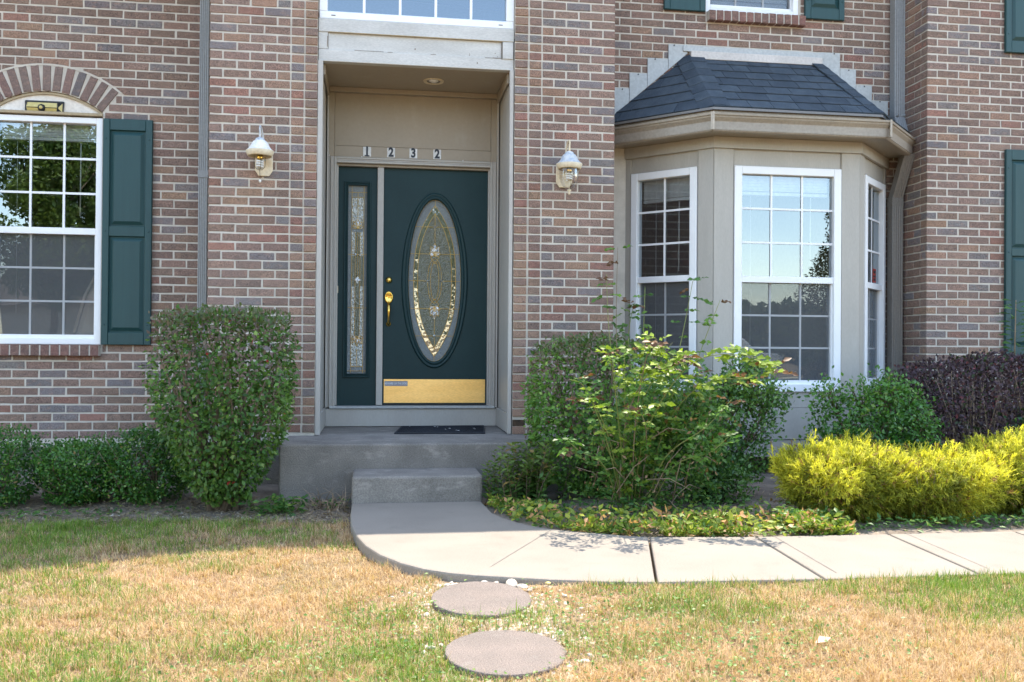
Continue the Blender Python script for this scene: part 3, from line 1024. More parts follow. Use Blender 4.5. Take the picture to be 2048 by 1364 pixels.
# header (front) boards
part_box('header_board', 'header', en, -.466, 1.024, 7.035, 7.10, 3.170, 3.262, .004)
part_box('header_board', 'header', en, -.395, .930, 7.045, 7.10, 3.262, 3.392, .003)
part_box('header_board', 'header', en, -.466, -.397, 7.037, 7.10, 3.264, 3.392, .003)
o = part_box('header_board', 'header', en, .936, 1.020, 7.027, 7.10, 3.256, 3.388, .003)
o['label'] = 'loose end block of the header'
part_box('header_board', 'header', en, -.466, 1.026, 7.030, 7.10, 3.392, 3.492, .004)
part_box('flashing_strip', 'tanstrip', en, -.39, 1.02, 7.026, 7.04, 3.389, 3.394, 0)
# side jambs: face trim then two boards deep
for (s, xo, xi) in ((-1, -.468, -.430), (1, 1.023, .993)):
    a, b = sorted((xo, xi))
    part_box('corner_trim', 'jamb', en, a, b, 7.012, 7.06, .345, 3.170, .004)
    xb = -.4345 if s < 0 else 1.0
    a, b = sorted((xo, xb))
    part_box('jamb_board', 'jamb', en, a + (.0 if s < 0 else .005), b - (.005 if s < 0 else 0), 7.06, 7.50, .505, 3.170, .003)
    part_box('jamb_board', 'jamb', en, a + (.0 if s < 0 else .010), b - (.010 if s < 0 else 0), 7.503, YB + .05, .505, 3.170, .003)
    part_box('base_board', 'jamb', en, a - (0 if s < 0 else .004), b + (.004 if s < 0 else 0), 7.06, YB - .02, .350, .503, .003)
    xs = xb + (.012 if s < 0 else -.012)
    a2, b2 = sorted((xb, xs))
    part_box('corner_batten', 'jamb', en, a2, b2, YB - .055, YB, .505, 3.17, .003)
    a3, b3 = sorted((xb - s * .0, xb - s * .016))
    part_box('crown_side', 'entry', en, a3, b3, 7.11, YB, 3.09, 3.17, .003)
part_box('soffit', 'entry', en, -.434, 1.0, 7.10, YB + .06, 3.172, 3.20, 0)
part_box('crown_board', 'entry', en, -.4175, .9835, YB - .045, YB + .02, 3.133, 3.171, .003)
# transom panel
part_box('transom_panel', 'entry', en, -.375, .938, YB + .006, YB + .05, 2.694, 3.133, .002)
part_box('transom_frame', 'entry', en, -.434, -.377, YB, YB + .05, 2.60, 3.133, .003)
part_box('transom_frame', 'entry', en, .940, 1.0, YB, YB + .05, 2.60, 3.133, .003)
part_box('transom_frame', 'entry', en, -.376, .939, YB + .001, YB + .05, 2.600, 2.692, .003)
# casing
def casing(x0, x1, z0, z1, vert, flip):
    m = MB()
    if vert:
        steps = [(0, .0, .35), (.35, .006, .62), (.62, .002, 1.0)]
        for a, dy, b in steps:
            xa, xb = (x0 + (x1 - x0) * a, x0 + (x1 - x0) * b) if not flip else (x1 - (x1 - x0) * b, x1 - (x1 - x0) * a)
            m.cbox(xa, xb, YB - .018 + dy, YB + .05, z0, z1, .003)
    else:
        for a, dy, b in ((0, .002, .38), (.38, .006, .65), (.65, .0, 1.0)):
            m.cbox(x0, x1, YB - .018 + dy, YB + .05, z0 + (z1 - z0) * a, z0 + (z1 - z0) * b, .003)
    return m
casing(-.404, -.356, .505, 2.597, True, False).build('casing', 'jamb', en)
casing(.933, .984, .505, 2.597, True, True).build('casing', 'jamb', en)
casing(-.3555, .9325, 2.548, 2.597, False, False).build('casing', 'jamb', en)
part_box('filler_board', 'jamb', en, -.434, -.405, YB + .002, YB + .05, .505, 2.599, .002)
part_box('filler_board', 'jamb', en, .985, 1.0, YB + .002, YB + .05, .505, 2.599, .002)
part_box('head_stop', 'entry', en, -.356, .933, YB + .02, YB + .10, 2.528, 2.547, .002)
part_box('side_stop', 'jamb', en, -.356, -.343, YB + .02, YB + .10, .52, 2.528, .002)
part_box('side_stop', 'jamb', en, .921, .933, YB + .02, YB + .10, .52, 2.528, .002)
part_box('mullion', 'jamb', en, -.018, .035, YB + .03, YB + .12, .52, 2.528, .004)
part_box('threshold', 'flash', en, -.40, .985, YB - .028, YB + .10, .495, .516, .004)
part_box('sill_board', 'jamb', en, -.434, 1.0, YB - .012, YB + .05, .346, .493, .004)
scr = MB()
for (x, z) in ((-.42, 2.606), (-.15, 2.604), (.43, 2.596), (.53, 2.596), (.70, 2.603), (.993, 2.606)):
    scr.lathe([(0, -.003), (.004, -.002), (.005, 0)], (x, YB - .0005, z), 8, 'y')
scr.build('nail_head', 'white', en)
wear = MB()
for (xa_w, xb_w, z_w, yy) in ((-.20, .02, 3.2625, 7.0335), (.05, .09, 3.261, 7.0335), (.38, .42, 3.262, 7.0335), (.86, .93, 3.262, 7.0335), (.80, .93, 3.2595, 7.0335)):
    wear.box(xa_w, xb_w, yy, yy + .002, z_w - .0012, z_w + .0012)
wear.box(-.402, -.3985, 7.034, 7.04, 3.28, 3.36).box(.9305, .9335, 7.030, 7.04, 3.25, 3.39)
for (x_w, z_w) in ((.68, 3.285), (.68, 3.275), (.88, 3.30), (.90, 3.275)):
    wear.lathe([(0, -.001), (.0035, 0)], (x_w, 7.0445, z_w), 8, 'y')
wear.build('paint_crack', 'bark', en)
rust = MB()
for (x_w, z_w, yy) in ((.26, 3.30, 7.0445), (.74, 3.215, 7.0345)):
    rust.lathe([(0, -.0015), (.004, -.001), (.005, 0)], (x_w, yy, z_w), 10, 'y')
rust.build('rusty_nail', 'bark', en)

# ------------------------------------------------------------------ front door
YD = 7.82
dr = thing('front_door', 'dark green front door with an oval leaded glass and brass kick plate', 'door', (0, 0, 0))
ell = lambda a, b, n=64: [(.4715 + a * math.cos(t), 1.581 + b * math.sin(t)) for t in np.linspace(0, 2 * math.pi, n, endpoint=False)]
m = MB()
n = 64
rect = []
for t in np.linspace(0, 2 * math.pi, n, endpoint=False):
    cx, cz = math.cos(t), math.sin(t)
    k = min(.4425 / max(abs(cx), 1e-9), .97 / max(abs(cz), 1e-9))
    rect.append((.478 + cx * k, 1.530 + cz * (k if True else 0)))
# door leaf with an oval hole
oin = ell(.245, .71, n)
vs = [(x, YD, z) for x, z in rect] + [(x, YD, z) for x, z in oin] + [(x, YD + .04, z) for x, z in oin]
fs = [(i, (i + 1) % n, n + (i + 1) % n, n + i) for i in range(n)] + [(n + i, n + (i + 1) % n, 2 * n + (i + 1) % n, 2 * n + i) for i in range(n)]
m.add(vs, fs)
corners = [(.0355, .525), (.9205, .525), (.9205, 2.526), (.0355, 2.526)]
m.build('door_leaf', 'door', dr)
def leaf_corner(xc, zc):
    best = sorted(rect, key=lambda p: (p[0] - xc) ** 2 + (p[1] - zc) ** 2)[:2]
    return best
cm = MB()
for i in range(n):
    a, b = rect[i], rect[(i + 1) % n]
    if abs(a[0] - b[0]) > 1e-4 and abs(a[1] - b[1]) > 1e-4:
        xc = .9205 if (a[0] + b[0]) / 2 > .478 else .0355
        zc = 2.500 if (a[1] + b[1]) / 2 > 1.53 else .560
        cm.add([(a[0], YD, a[1]), (b[0], YD, b[1]), (xc, YD, zc)], [(0, 1, 2)])
cm.box(.0355, .9205, YD + .0005, YD + .04, 2.499, 2.527).box(.0355, .9205, YD + .0005, YD + .04, .522, .561)
cm.build('door_rail', 'door', dr)
# oval moulding: swept profile
def ring_sweep(prof, a0, b0, y0, n=72):
    m = MB()
    vs, fs = [], []
    k = len(prof)
    for t in np.linspace(0, 2 * math.pi, n, endpoint=False):
        for (d, y) in prof:
            vs.append((.4715 + (a0 + d) * math.cos(t), y0 - y, 1.581 + (b0 + d) * math.sin(t)))
    for i in range(n):
        for j in range(k - 1):
            fs.append((i * k + j, ((i + 1) % n) * k + j, ((i + 1) % n) * k + j + 1, i * k + j + 1))
    m.add(vs, fs, True)
    return m
ring_sweep([(.0, -.02), (.0, .010), (.006, .017), (.016, .020), (.026, .016), (.030, .010), (.034, .011), (.044, .017), (.052, .014), (.058, .004), (.060, -.002)], .2235, .690, YD).build('oval_moulding', 'door', dr)
# leaded glass
def vesica(a, b, n=40, p=2.7):
    zs = np.linspace(-b, b, n)
    xs = a * (1 - np.abs(zs / b) ** p)
    return [(.4715 + x, 1.579 + z) for x, z in zip(xs, zs)] + [(.4715 - x, 1.579 + z) for x, z in zip(xs[::-1][1:-1], zs[::-1][1:-1])]
def flat(poly, y, name, mat, parent):
    MB().add([(x, y, z) for x, z in poly], [tuple(range(len(poly)))[::-1]]).build(name, mat, parent)
YG = YD + .012
flat(ell(.232, .70, 64), YG + .003, 'frosted_border', 'gborder', dr)
flat(vesica(.179, .645), YG + .002, 'bevel_band', 'gbevel', dr)
flat(vesica(.145, .575), YG + .001, 'centre_glass', 'gcentre', dr)
def strip(p0, p1, w, y, m):
    d = Vector((p1[0] - p0[0], 0, p1[1] - p0[1]))
    if d.length < 1e-6:
        return
    nn = Vector((-d.z, 0, d.x)).normalized() * w
    A, B = Vector((p0[0], y, p0[1])), Vector((p1[0], y, p1[1]))
    f = Vector((0, -.0035, 0))
    m.add([A - nn, B - nn, B + nn, A + nn, A - nn * .5 + f, B - nn * .5 + f, B + nn * .5 + f, A + nn * .5 + f], [(4, 5, 6, 7), (0, 1, 5, 4), (2, 3, 7, 6)])
def loop(m, poly, w, y):
    for i in range(len(poly)):
        strip(poly[i], poly[(i + 1) % len(poly)], w, y, m)
cmr = MB()
for q in (vesica(.179, .645, 30), vesica(.145, .575, 30)):
    loop(cmr, q, .0022, YG)
core = [(.4715 + .059 * s * math.cos(w), 1.579 + .185 * math.sin(w)) for s in (1,) for w in np.linspace(-math.pi / 2, math.pi / 2, 15)]
loop(cmr, [(.4715 + .060 * math.cos(w) ** 1.0 * (1 if True else 0), 1.579 + .19 * math.sin(w)) for w in np.linspace(0, 2 * math.pi, 28, endpoint=False)], .002, YG)
loop(cmr, [(.4715 + .036 * math.cos(w), 1.579 + .165 * math.sin(w)) for w in np.linspace(0, 2 * math.pi, 28, endpoint=False)], .002, YG)
for z, hw in ((2.039, .166), (1.808, .211), (1.341, .211), (1.108, .166)):
    strip((.4715 - hw, z), (.4715 + hw, z), .002, YG - .0003, cmr)
strip((.4715 - .2235, 1.578), (.4715 - .06, 1.578), .002, YG - .0003, cmr)
strip((.4715 + .06, 1.578), (.4715 + .2235, 1.578), .002, YG - .0003, cmr)
for z0, z1 in ((2.272, 2.20), (2.155, 1.91), (1.243, .99), (.935, .89)):
    strip((.4715, z0), (.4715, z1), .002, YG - .0003, cmr)
loop(cmr, ell(.2235, .690, 64), .002, YG)
cmr.build('came', 'came', dr)
def diamond(x, z, a, b, y, parent):
    """star-shaped bevelled glass"""
    p = []
    for k in range(16):
        w = 2 * math.pi * k / 16
        r = 1.0 if k % 4 == 0 else (.62 if k % 4 in (1, 3) else .48)
        p.append((x + a * r * math.cos(w), y, z + b * r * math.sin(w)))
    vs = p + [(x, y - .006, z)]
    MB().add(vs, [(k, 16, (k + 1) % 16) for k in range(16)]).build('bevelled_star', 'gstar', parent)
for (x, z) in ((.4715, 2.039), (.4715, 1.108), (.4115, 1.578), (.5315, 1.578)):
    diamond(x, z, .018, .020, YG - .001, dr)
def flower(x, z, s, up, parent, w=1.0):
    """fan of pointed bevelled petals with brass edges"""
    cm = MB()
    for k, ang in enumerate((-70, -36, 0, 36, 70)):
        L = s * (1.0 if k == 2 else (.9 if k in (1, 3) else .72))
        a = math.radians(ang)
        d = Vector((math.sin(a) * w, 0, math.cos(a) * up))
        nn = Vector((d.z, 0, -d.x)).normalized() * s * .17
        B = Vector((x, YG - .001, z))
        T = B + d * L
        Mi = B + d * L * .55
        top = Mi + Vector((0, -.007, 0))
        MB().add([B, Mi + nn, T, Mi - nn, top], [(0, 1, 4), (1, 2, 4), (2, 3, 4), (3, 0, 4)]).build('bevelled_petal', 'gstar', parent)
        q = [(B.x, B.z), ((Mi + nn).x, (Mi + nn).z), (T.x, T.z), ((Mi - nn).x, (Mi - nn).z)]
        loop(cm, q, .0016, YG - .002)
    cm.build('came', 'came', parent)
flower(.4715, 1.790, .115, 1, dr, .6)
flower(.4715, 1.360, .115, -1, dr, .6)
for z in (1.775, 1.375):
    m = MB()
    loop(m, [(.4715, z + .05), (.4715 + .036, z), (.4715, z - .05), (.4715 - .036, z)], .002, YG)
    m.build('came', 'came', dr)
# hardware
m = MB()
m.lathe([(0, -.020), (.016, -.019), (.021, -.012), (.026, -.006), (.029, 0)], (.084, YD, 1.578), 24, 'y')
m.box(.082, .086, YD - .0215, YD - .018, 1.566, 1.590)
m.build('deadbolt', 'brass', dr)
m = MB()
prof = [(0, -.012), (.7, -.011), (.85, -.016), (1.0, -.008), (1.0, 0)]
vs, fs = [], []
for r, y in prof:
    for k in range(24):
        w = 2 * math.pi * k / 24
        vs.append((.084 + .036 * r * math.cos(w), YD + y, 1.432 + .052 * r * math.sin(w)))
for i in range(4):
    for k in range(24):
        fs.append((i * 24 + k, i * 24 + (k + 1) % 24, (i + 1) * 24 + (k + 1) % 24, (i + 1) * 24 + k))
m.add(vs, fs, True)
m.lathe([(0, -.04), (.006, -.039), (.008, -.034), (.008, 0)], (.084, YD - .01, 1.452), 12, 'y')
m.build('escutcheon', 'brass', dr)
m = MB()
m.tube([(.084, YD - .012, 1.385), (.084, YD - .035, 1.372), (.084, YD - .055, 1.34), (.0838, YD - .060, 1.30), (.0835, YD - .052, 1.255), (.083, YD - .038, 1.225), (.083, YD - .012, 1.208), (.083, YD, 1.206)],
       [.012, .013, .0145, .0125, .008, .010, .014, .012], 12)
m.lathe([(0, -.012), (.018, -.010), (.022, 0)], (.083, YD, 1.206), 16, 'y')
m.build('handle', 'brass', dr)
MB().cbox(.047, .911, YD - .003, YD, .537, .740, .002).build('kick_plate', 'kick', dr)
part_box('door_sweep', 'black', dr, .036, .920, YD - .001, YD + .03, .517, .5285, 0)

# sidelight
sd = thing('sidelight', 'narrow green sidelight with leaded glass, left of the front door', 'sidelight', (0, 0, 0))
m = MB()
m.box(-.343, -.275, YD, YD + .04, .518, 2.527).box(-.085, -.019, YD, YD + .04, .518, 2.527).box(-.275, -.085, YD, YD + .04, .518, .775).box(-.275, -.085, YD, YD + .04, 2.385, 2.527)
m.build('sidelight_leaf', 'door', sd)
m = MB()
for d, w_, y in ((0, .014, .016), (.014, .010, .009), (.024, .010, .014)):
    a0, a1, b0, b1 = -.294 + d, -.070 - d, .752 + d, 2.406 - d
    m.cbox(a0, a0 + w_, YD - y, YD + .01, b0, b1, .003).cbox(a1 - w_, a1, YD - y, YD + .01, b0, b1, .003)
    m.cbox(a0 + w_, a1 - w_, YD - y, YD + .01, b0, b0 + w_, .003).cbox(a0 + w_, a1 - w_, YD - y, YD + .01, b1 - w_, b1, .003)
m.build('glass_moulding', 'door', sd)
X0, X1 = -.258, -.102
xa, xb, xm = X0 + .028, X1 - .028, (X0 + X1) / 2
MB().add([(X0 - .02, YG + .003, .77), (X1 + .02, YG + .003, .77), (X1 + .02, YG + .003, 2.39), (X0 - .02, YG + .003, 2.39)], [(0, 1, 2, 3)]).build('frosted_border', 'gborder', sd)
def quad(x0, x1, z0, z1, name, mat, y=YG + .002):
    MB().add([(x0, y, z0), (x1, y, z0), (x1, y, z1), (x0, y, z1)], [(0, 1, 2, 3)]).build(name, mat, sd)
quad(xa, xb, 2.06, 2.27, 'hammered_pane', 'gripple')
quad(xa, xa + .03, 1.78, 1.98, 'hammered_pane', 'gripple')
quad(xb - .03, xb, 1.78, 1.98, 'hammered_pane', 'gripple')
quad(xa + .03, xb - .03, 1.05, 1.98, 'centre_glass', 'gcentre')
quad(xa, xa + .03, 1.05, 1.52, 'hammered_pane', 'gripple')
quad(xb - .03, xb, 1.05, 1.52, 'hammered_pane', 'gripple')
quad(xa, xa + .03, 1.52, 1.78, 'centre_glass', 'gcentre')
quad(xb - .03, xb, 1.52, 1.78, 'centre_glass', 'gcentre')
quad(xa, xb, .84, 1.05, 'hammered_pane', 'gripple')
m = MB()
for x in (xa, xb):
    strip((x, .79), (x, 2.37), .0018, YG, m)
strip((xm, .84), (xm, 1.0), .0018, YG, m)
strip((xm, 2.10), (xm, 2.31), .0018, YG, m)
strip((xa + .03, 1.08), (xa + .03, 1.98), .0016, YG, m)
strip((xb - .03, 1.08), (xb - .03, 1.98), .0016, YG, m)
strip((xm, 1.58), (xm, 1.98), .0014, YG, m)
for z in (2.315, 2.275, 1.79, 1.34, .845, .808):
    strip((X0, z) if z in (2.315, 1.79, 1.34, .808) else (xa, z), (X1, z) if z in (2.315, 1.79, 1.34, .808) else (xb, z), .0018, YG - .0004, m)
m.build('came', 'came', sd)
flower(xm, 2.01, .085, 1, sd, .8)
flower(xm, 1.10, .085, -1, sd, .9)
diamond(xm, 1.575, .032, .036, YG - .001, sd)
diamond(xm - .02, 1.79, .02, .012, YG - .001, sd)
diamond(xm + .02, 1.79, .02, .012, YG - .001, sd)
part_box('hinge', 'ivory', sd, -.350, -.338, YD - .035, YD - .004, 1.46, 1.52, .002)

# house numbers
def text_mesh(s, size, extr, offs, sx=1.0):
    cu = bpy.data.curves.new('txt', 'FONT')
    cu.body = s
    cu.size = size
    cu.extrude = extr
    cu.offset = offs
    cu.align_x = 'CENTER'
    cu.align_y = 'CENTER'
    cu.resolution_u = 4
    o = bpy.data.objects.new('txt', cu)
    COL.objects.link(o)
    dg = bpy.context.evaluated_depsgraph_get()
    me = bpy.data.meshes.new_from_object(o.evaluated_get(dg))
    bpy.data.objects.remove(o)
    for v in me.vertices:
        v.co.x *= sx
    return me
for (dgt, xc, lab) in (('1', -.1075, 'white number tile 1 over the sidelight, leftmost of the house number'), ('2', .092, 'white number tile 2 between the 1 and the 3'), ('3', .279, 'white number tile 3 over the front door'), ('2', .4795, 'white number tile 2 at the right end of the house number')):
    t = thing('house_number', lab, 'house number', (xc, YB - .001, 2.647), 0, 'tiles of the house number 1232')
    MB().box(-.033, .033, -.003, .0, -.041, .041).build('number_tile', 'plate', t, None, .001)
    me = text_mesh(dgt, .104, .0006, .0042, .82)
    me.materials.append(MT['navy'])
    o = bpy.data.objects.new('digit', me)
    link(o, t)
    o.location = (0, -.0042, 0)
    o.rotation_euler = (math.pi / 2, 0, 0)
    if dgt == '1':
        MB().box(-.020, .020, -.0052, -.0036, -.039, -.029).build('digit', 'navy', t)
st = thing('sign', 'small silver sticker on the brass kick plate reading BEWARE OF THE DOG', 'sign', (.151, YD - .0035, .702))
MB().box(-.097, .097, -.002, 0, -.021, .021).build('sign_plate', 'sticker', st)
me = text_mesh('BEWARE OF THE DOG', .0235, .0004, .0006, .80)
me.materials.append(MT['letter'])
o = bpy.data.objects.new('lettering', me)
link(o, st)
o.location = (0, -.0026, 0)
o.rotation_euler = (math.pi / 2, 0, 0)

# doormat
dm = thing('doormat', 'black rubber doormat with pale flecks on the porch before the door', 'doormat', (0, 0, 0))
MB().prism([(.125, 7.085, .343), (.825, 7.05, .343), (.895, 7.735, .343), (.195, 7.70, .343)], (0, 0, .010)).build('mat_base', 'mat', dm, None, .003)
m = MB()
for i in range(15):
    k = (i + .5) / 15
    a = Vector((.14 + .07 * k, 7.10 + .59 * k, .353))
    b_ = Vector((.81 + .07 * k, 7.067 + .65 * k, .353))
    m.tube([a, b_], .004, 4)
m.build('rib', 'mat', dm)
m = MB()
for i in range(9):
    k, u = rnd.uniform(.1, .95), rnd.uniform(.05, .95)
    x, y = .14 + .07 * k + .67 * u, 7.10 + .6 * k - .03 * u
    s = rnd.uniform(.006, .013)
    m.add([(x - s, y, .3585), (x, y - s * 1.5, .3585), (x + s, y + .003, .3585), (x + .2 * s, y + s * 2.4, .3585)], [(0, 1, 2, 3)])
m.build('fleck', 'plate', dm, 'stuff')

# recessed light
rl = thing('recessed_light', 'round cream recessed ceiling light in the soffit over the door', 'ceiling light', (.425, 7.42, 3.172))
MB().lathe([(.085, -.002), (.080, -.010), (.060, -.008), (.055, .004)], (0, 0, 0), 28).build('trim_ring', 'ivory', rl)
MB().lathe([(.055, .0), (.045, .012), (.04, .012)], (0, 0, -.006), 24).build('baffle', 'spout2', rl)
MB().lathe([(.040, .004), (.036, -.004), (.022, -.012), (0, -.015)], (0, 0, .0), 20).build('bulb', 'bulb', rl)

# solar motion light on the arch panel
ml = thing('motion_light', 'black motion sensor light with yellow panels on the cream arch', 'wall light', (-2.6255, 7.688, 2.885))
m = MB()
m.prism([(-.142, -.012, -.050), (.136, -.012, -.052), (.146, -.012, .050), (-.146, -.012, .052)], (0, .012, 0))
m.build('housing', 'black', ml, None, .004)
m = MB()
m.add([(-.130, -.030, -.004), (.098, -.030, -.004), (.098, -.014, .036), (-.130, -.014, .036)], [(0, 1, 2, 3)])
m.add([(-.124, -.014, -.040), (.088, -.014, -.040), (.098, -.030, -.010), (-.130, -.030, -.010)], [(0, 1, 2, 3)])
m.add([(.108, -.030, -.012), (.132, -.014, -.036), (.134, -.014, .034), (.108, -.030, -.002)], [(0, 1, 2, 3)])
m.build('led_panel', 'led', ml)
m = MB()
m.box(-.142, .138, -.016, -.010, .036, .050).box(-.142, -.128, -.024, -.010, -.046, .04).box(.099, .107, -.032, -.012, -.012, .036)
m.lathe([(.030, 0), (.030, -.02), (.022, -.030), (.014, -.032)], (-.018, -.012, -.008), 8, 'y')
m.build('sensor_housing', 'black', ml)
MB().lathe([(.014, -.040), (.010, -.046), (0, -.048)], (-.018, -.004, -.008), 12, 'y').build('sensor_lens', 'led', ml)

# ------------------------------------------------------------------ wall lanterns
def lantern(label, x, zr, cap, glass, tilt):
    """bell-roofed coach lantern on an octagonal back plate; zr is the roof rim height"""
    t = thing('wall_lantern', label, 'wall lamp', (x, 6.87, zr), 0, 'coach lanterns on the brick piers')
    dx = tilt
    yb = YP - 6.87
    m = MB()
    pl = [(-.038, -.125), (.038, -.125), (.064, -.085), (.064, .035), (.038, .075), (-.038, .075), (-.064, .035), (-.064, -.085)]
    pl = [(a + dx, b - .035) for a, b in pl]
    m.prism([(a, yb - .018, b) for a, b in pl], (0, .016, 0))
    m.build('back_plate', 'ivory', t, None, .004)
    m = MB()
    arc = [(dx, yb - .018, -.05), (dx * .9, yb - .05, .06), (dx * .7, yb - .075, .14), (dx * .4, .02, .178), (0, 0, .182), (-dx * .1, -.008, .165), (0, -.004, .14), (0, 0, .105), (0, 0, .085)]
    m.tube(arc, [.008, .008, .007, .006, .006, .006, .007, .008, .010], 10)
    m.build('bracket', 'lampblue' if not glass else 'ivory', t)
    MB().lathe([(.014, .098), (.030, .090), (.036, .080), (.036, .072)], (0, 0, 0), 24).build('roof_collar', 'lampblue', t)
    MB().lathe([(.034, .076), (.046, .070), (.058, .055), (.068, .032), (.080, .014), (.099, .0)], (0, 0, 0), 72, 'z', 24, .018).build('roof', cap, t)
    MB().lathe([(.099, .0), (.101, -.004), (.090, -.034), (.084, -.042), (.078, -.040), (.085, -.01)], (0, 0, 0), 40).build('roof_band', 'ivory', t)
    MB().lathe([(.0, .0), (.020, -.005), (.021, -.052), (.018, -.062), (0, -.064)], (0, 0, 0), 16).build('socket', 'brass', t)
    m = MB()
    pts = []
    for i in range(60):
        w = i / 60 * 2 * math.pi * 3.6
        r = .024 - .006 * (i / 60) ** 3
        pts.append((r * math.cos(w), r * math.sin(w), -.066 - .062 * i / 60))
    m.tube(pts, .0075, 6)
    m.build('bulb', 'bulb', t)
    if glass:
        o = MB().lathe([(.076, -.04), (.077, -.075), (.075, -.11), (.066, -.145), (.048, -.175), (.026, -.195), (.012, -.20)], (0, 0, 0), 8).build('globe', 'clear', t)
        m = MB().tube([(0, 0, -.125), (0, 0, -.2)], .004, 6)
        m.lathe([(.014, -.196), (.016, -.204), (.006, -.212), (.010, -.222), (.010, -.232), (0, -.236)], (0, 0, 0), 14)
        m.build('finial', 'ivory', t)
    else:
        m = MB()
        for k in (0, 1):
            ca, sa = math.cos(k * math.pi / 2 + .3), math.sin(k * math.pi / 2 + .3)
            m.tube([(ca * r, sa * r, z) for r, z in ((.040, -.04), (.042, -.08), (.036, -.115), (.018, -.135), (0, -.14), (-.018, -.135), (-.036, -.115), (-.042, -.08), (-.040, -.04))], .0017, 5)
        m.tube([(0, 0, -.138), (.003, 0, -.205)], .0022, 5)
        m.build('wire_guard', 'wire', t)
        MB().lathe([(0, -.208), (.008, -.212), (.009, -.222), (.006, -.230), (0, -.232)], (.003, 0, 0), 12).build('finial', 'lampwhite', t)
    return t
lantern('white-roofed wall lantern without glass, bare bulb in a wire guard, on the left brick pier', -.868, 2.436, 'lampwhite', False, .014)
lantern('wall lantern with a blue-grey roof and clear glass globe on the right brick pier', 1.437, 2.424, 'lampblue', True, -.014)

# ------------------------------------------------------------------ downspouts
def spout(mb, p0, p1, w, d, ribs=5):
    """corrugated rectangular pipe from p0 to p1 (front face ribbed)"""
    prof = []
    for i in range(ribs * 2 + 1):
        u = -w / 2 + w * i / (ribs * 2)
        prof.append((u, -d / 2 - (.0035 if i % 2 else 0)))
    prof += [(w / 2, d / 2), (-w / 2, d / 2)]
    k = len(prof)
    vs = [(p[0] + a, p[1] + b, p[2]) for p in (p0, p1) for a, b in prof]
    mb.add(vs, [(i, (i + 1) % k, k + (i + 1) % k, k + i) for i in range(k)] + [tuple(range(k))[::-1], tuple(range(k, 2 * k))])
dl = thing('downspout', 'grey corrugated downspout on the wall left of the entry pier', 'downspout', (0, 0, 0))
m = MB()
spout(m, (-1.395, 7.60, 2.36), (-1.395, 7.60, 5.5), .074, .06)
spout(m, (-1.396, 7.60, .10), (-1.396, 7.60, 2.355), .070, .056)
m.build('pipe', 'spout', dl)
MB().box(-1.436, -1.355, 7.565, 7.64, 2.35, 2.41).build('joint_sleeve', 'spout', dl, None, .003)
m = MB()
spout(m, (-1.396, 7.60, .10), (-1.396, 7.30, .01), .075, .07)
m.build('elbow', 'spout', dl)
d2 = thing('downspout', 'dark brown downspout in the corner right of the bay window', 'downspout', (0, 0, 0))
m = MB()
spout(m, (4.585, 7.60, 3.10), (4.585, 7.60, 5.5), .105, .08)
m.build('upper_pipe', 'spout', d2, None, 0, 'grey upper pipe')
m = MB()
spout(m, (4.578, 7.47, 2.80), (4.585, 7.60, 3.10), .10, .075)
m.build('offset_elbow', 'spout', d2)
m = MB()
spout(m, (4.555, 7.575, 2.37), (4.585, 7.44, 2.73), .100, .08)
spout(m, (4.553, 7.578, .0), (4.555, 7.578, 2.38), .105, .085)
m.build('lower_pipe', 'spout2', d2)
MB().box(4.50, 4.61, 7.533, 7.63, 2.30, 2.345).build('joint_sleeve', 'spout2', d2, None, .003)
for x in (4.555, 4.625):
    MB().lathe([(0, -.012), (.012, -.010), (.014, 0)], (x, 7.555, 3.11), 12, 'y').build('strap_screw', 'spout', d2)

# ------------------------------------------------------------------ bay window
YF, BXL, BXR = 7.10, 2.682, 3.945
bay = thing('bay_window', 'taupe three-sided bay window with a dark shingled roof and gutter', 'bay window', (0, 0, 0))
def face_frame(origin, rz):
    e = bpy.data.objects.new('bay_side', None)
    e.location = origin
    e.rotation_euler = (0, 0, rz)
    link(e, bay)
    return e
# each side in local coordinates: x along the side, y into the house
R2 = math.sqrt(2)
def side_boards(px, py, rz, w, wa, wb, board_splits, batt):
    """panel boards around an opening wa..wb of a wall face of width w"""
    def pb(name, x0, x1, y0, y1, z0, z1, mat='taupe', bv=.002):
        o = part_box(name, mat, bay, x0, x1, y0, y1, z0, z1, bv)
        o.location = (px, py, 0)
        o.rotation_euler = (0, 0, rz)
    pb('wall_panel', 0.0, wa, .004, .10, .54, 2.66)
    pb('wall_panel', wb, w, .004, .10, .54, 2.66)
    pb('wall_panel', wa + .002, wb - .002, .008, .10, 2.512, 2.66)
    pb('lower_board', 0, w, .004, .10, .537, .668)
    pb('lower_board', .0, w, -.004, .10, .278, .534)
    pb('lower_board', .002, w - .002, .002, .10, .138, .272)
    for (x0, x1) in batt:
        pb('corner_board', x0, x1, -.006, .003, .54, 2.645)
fw_ = BXR - BXL
side_boards(BXL, YF, 0, fw_, .17, fw_ - .162, None, ((.0, .165), (fw_ - .158, fw_)))
sw_ = .56 * R2
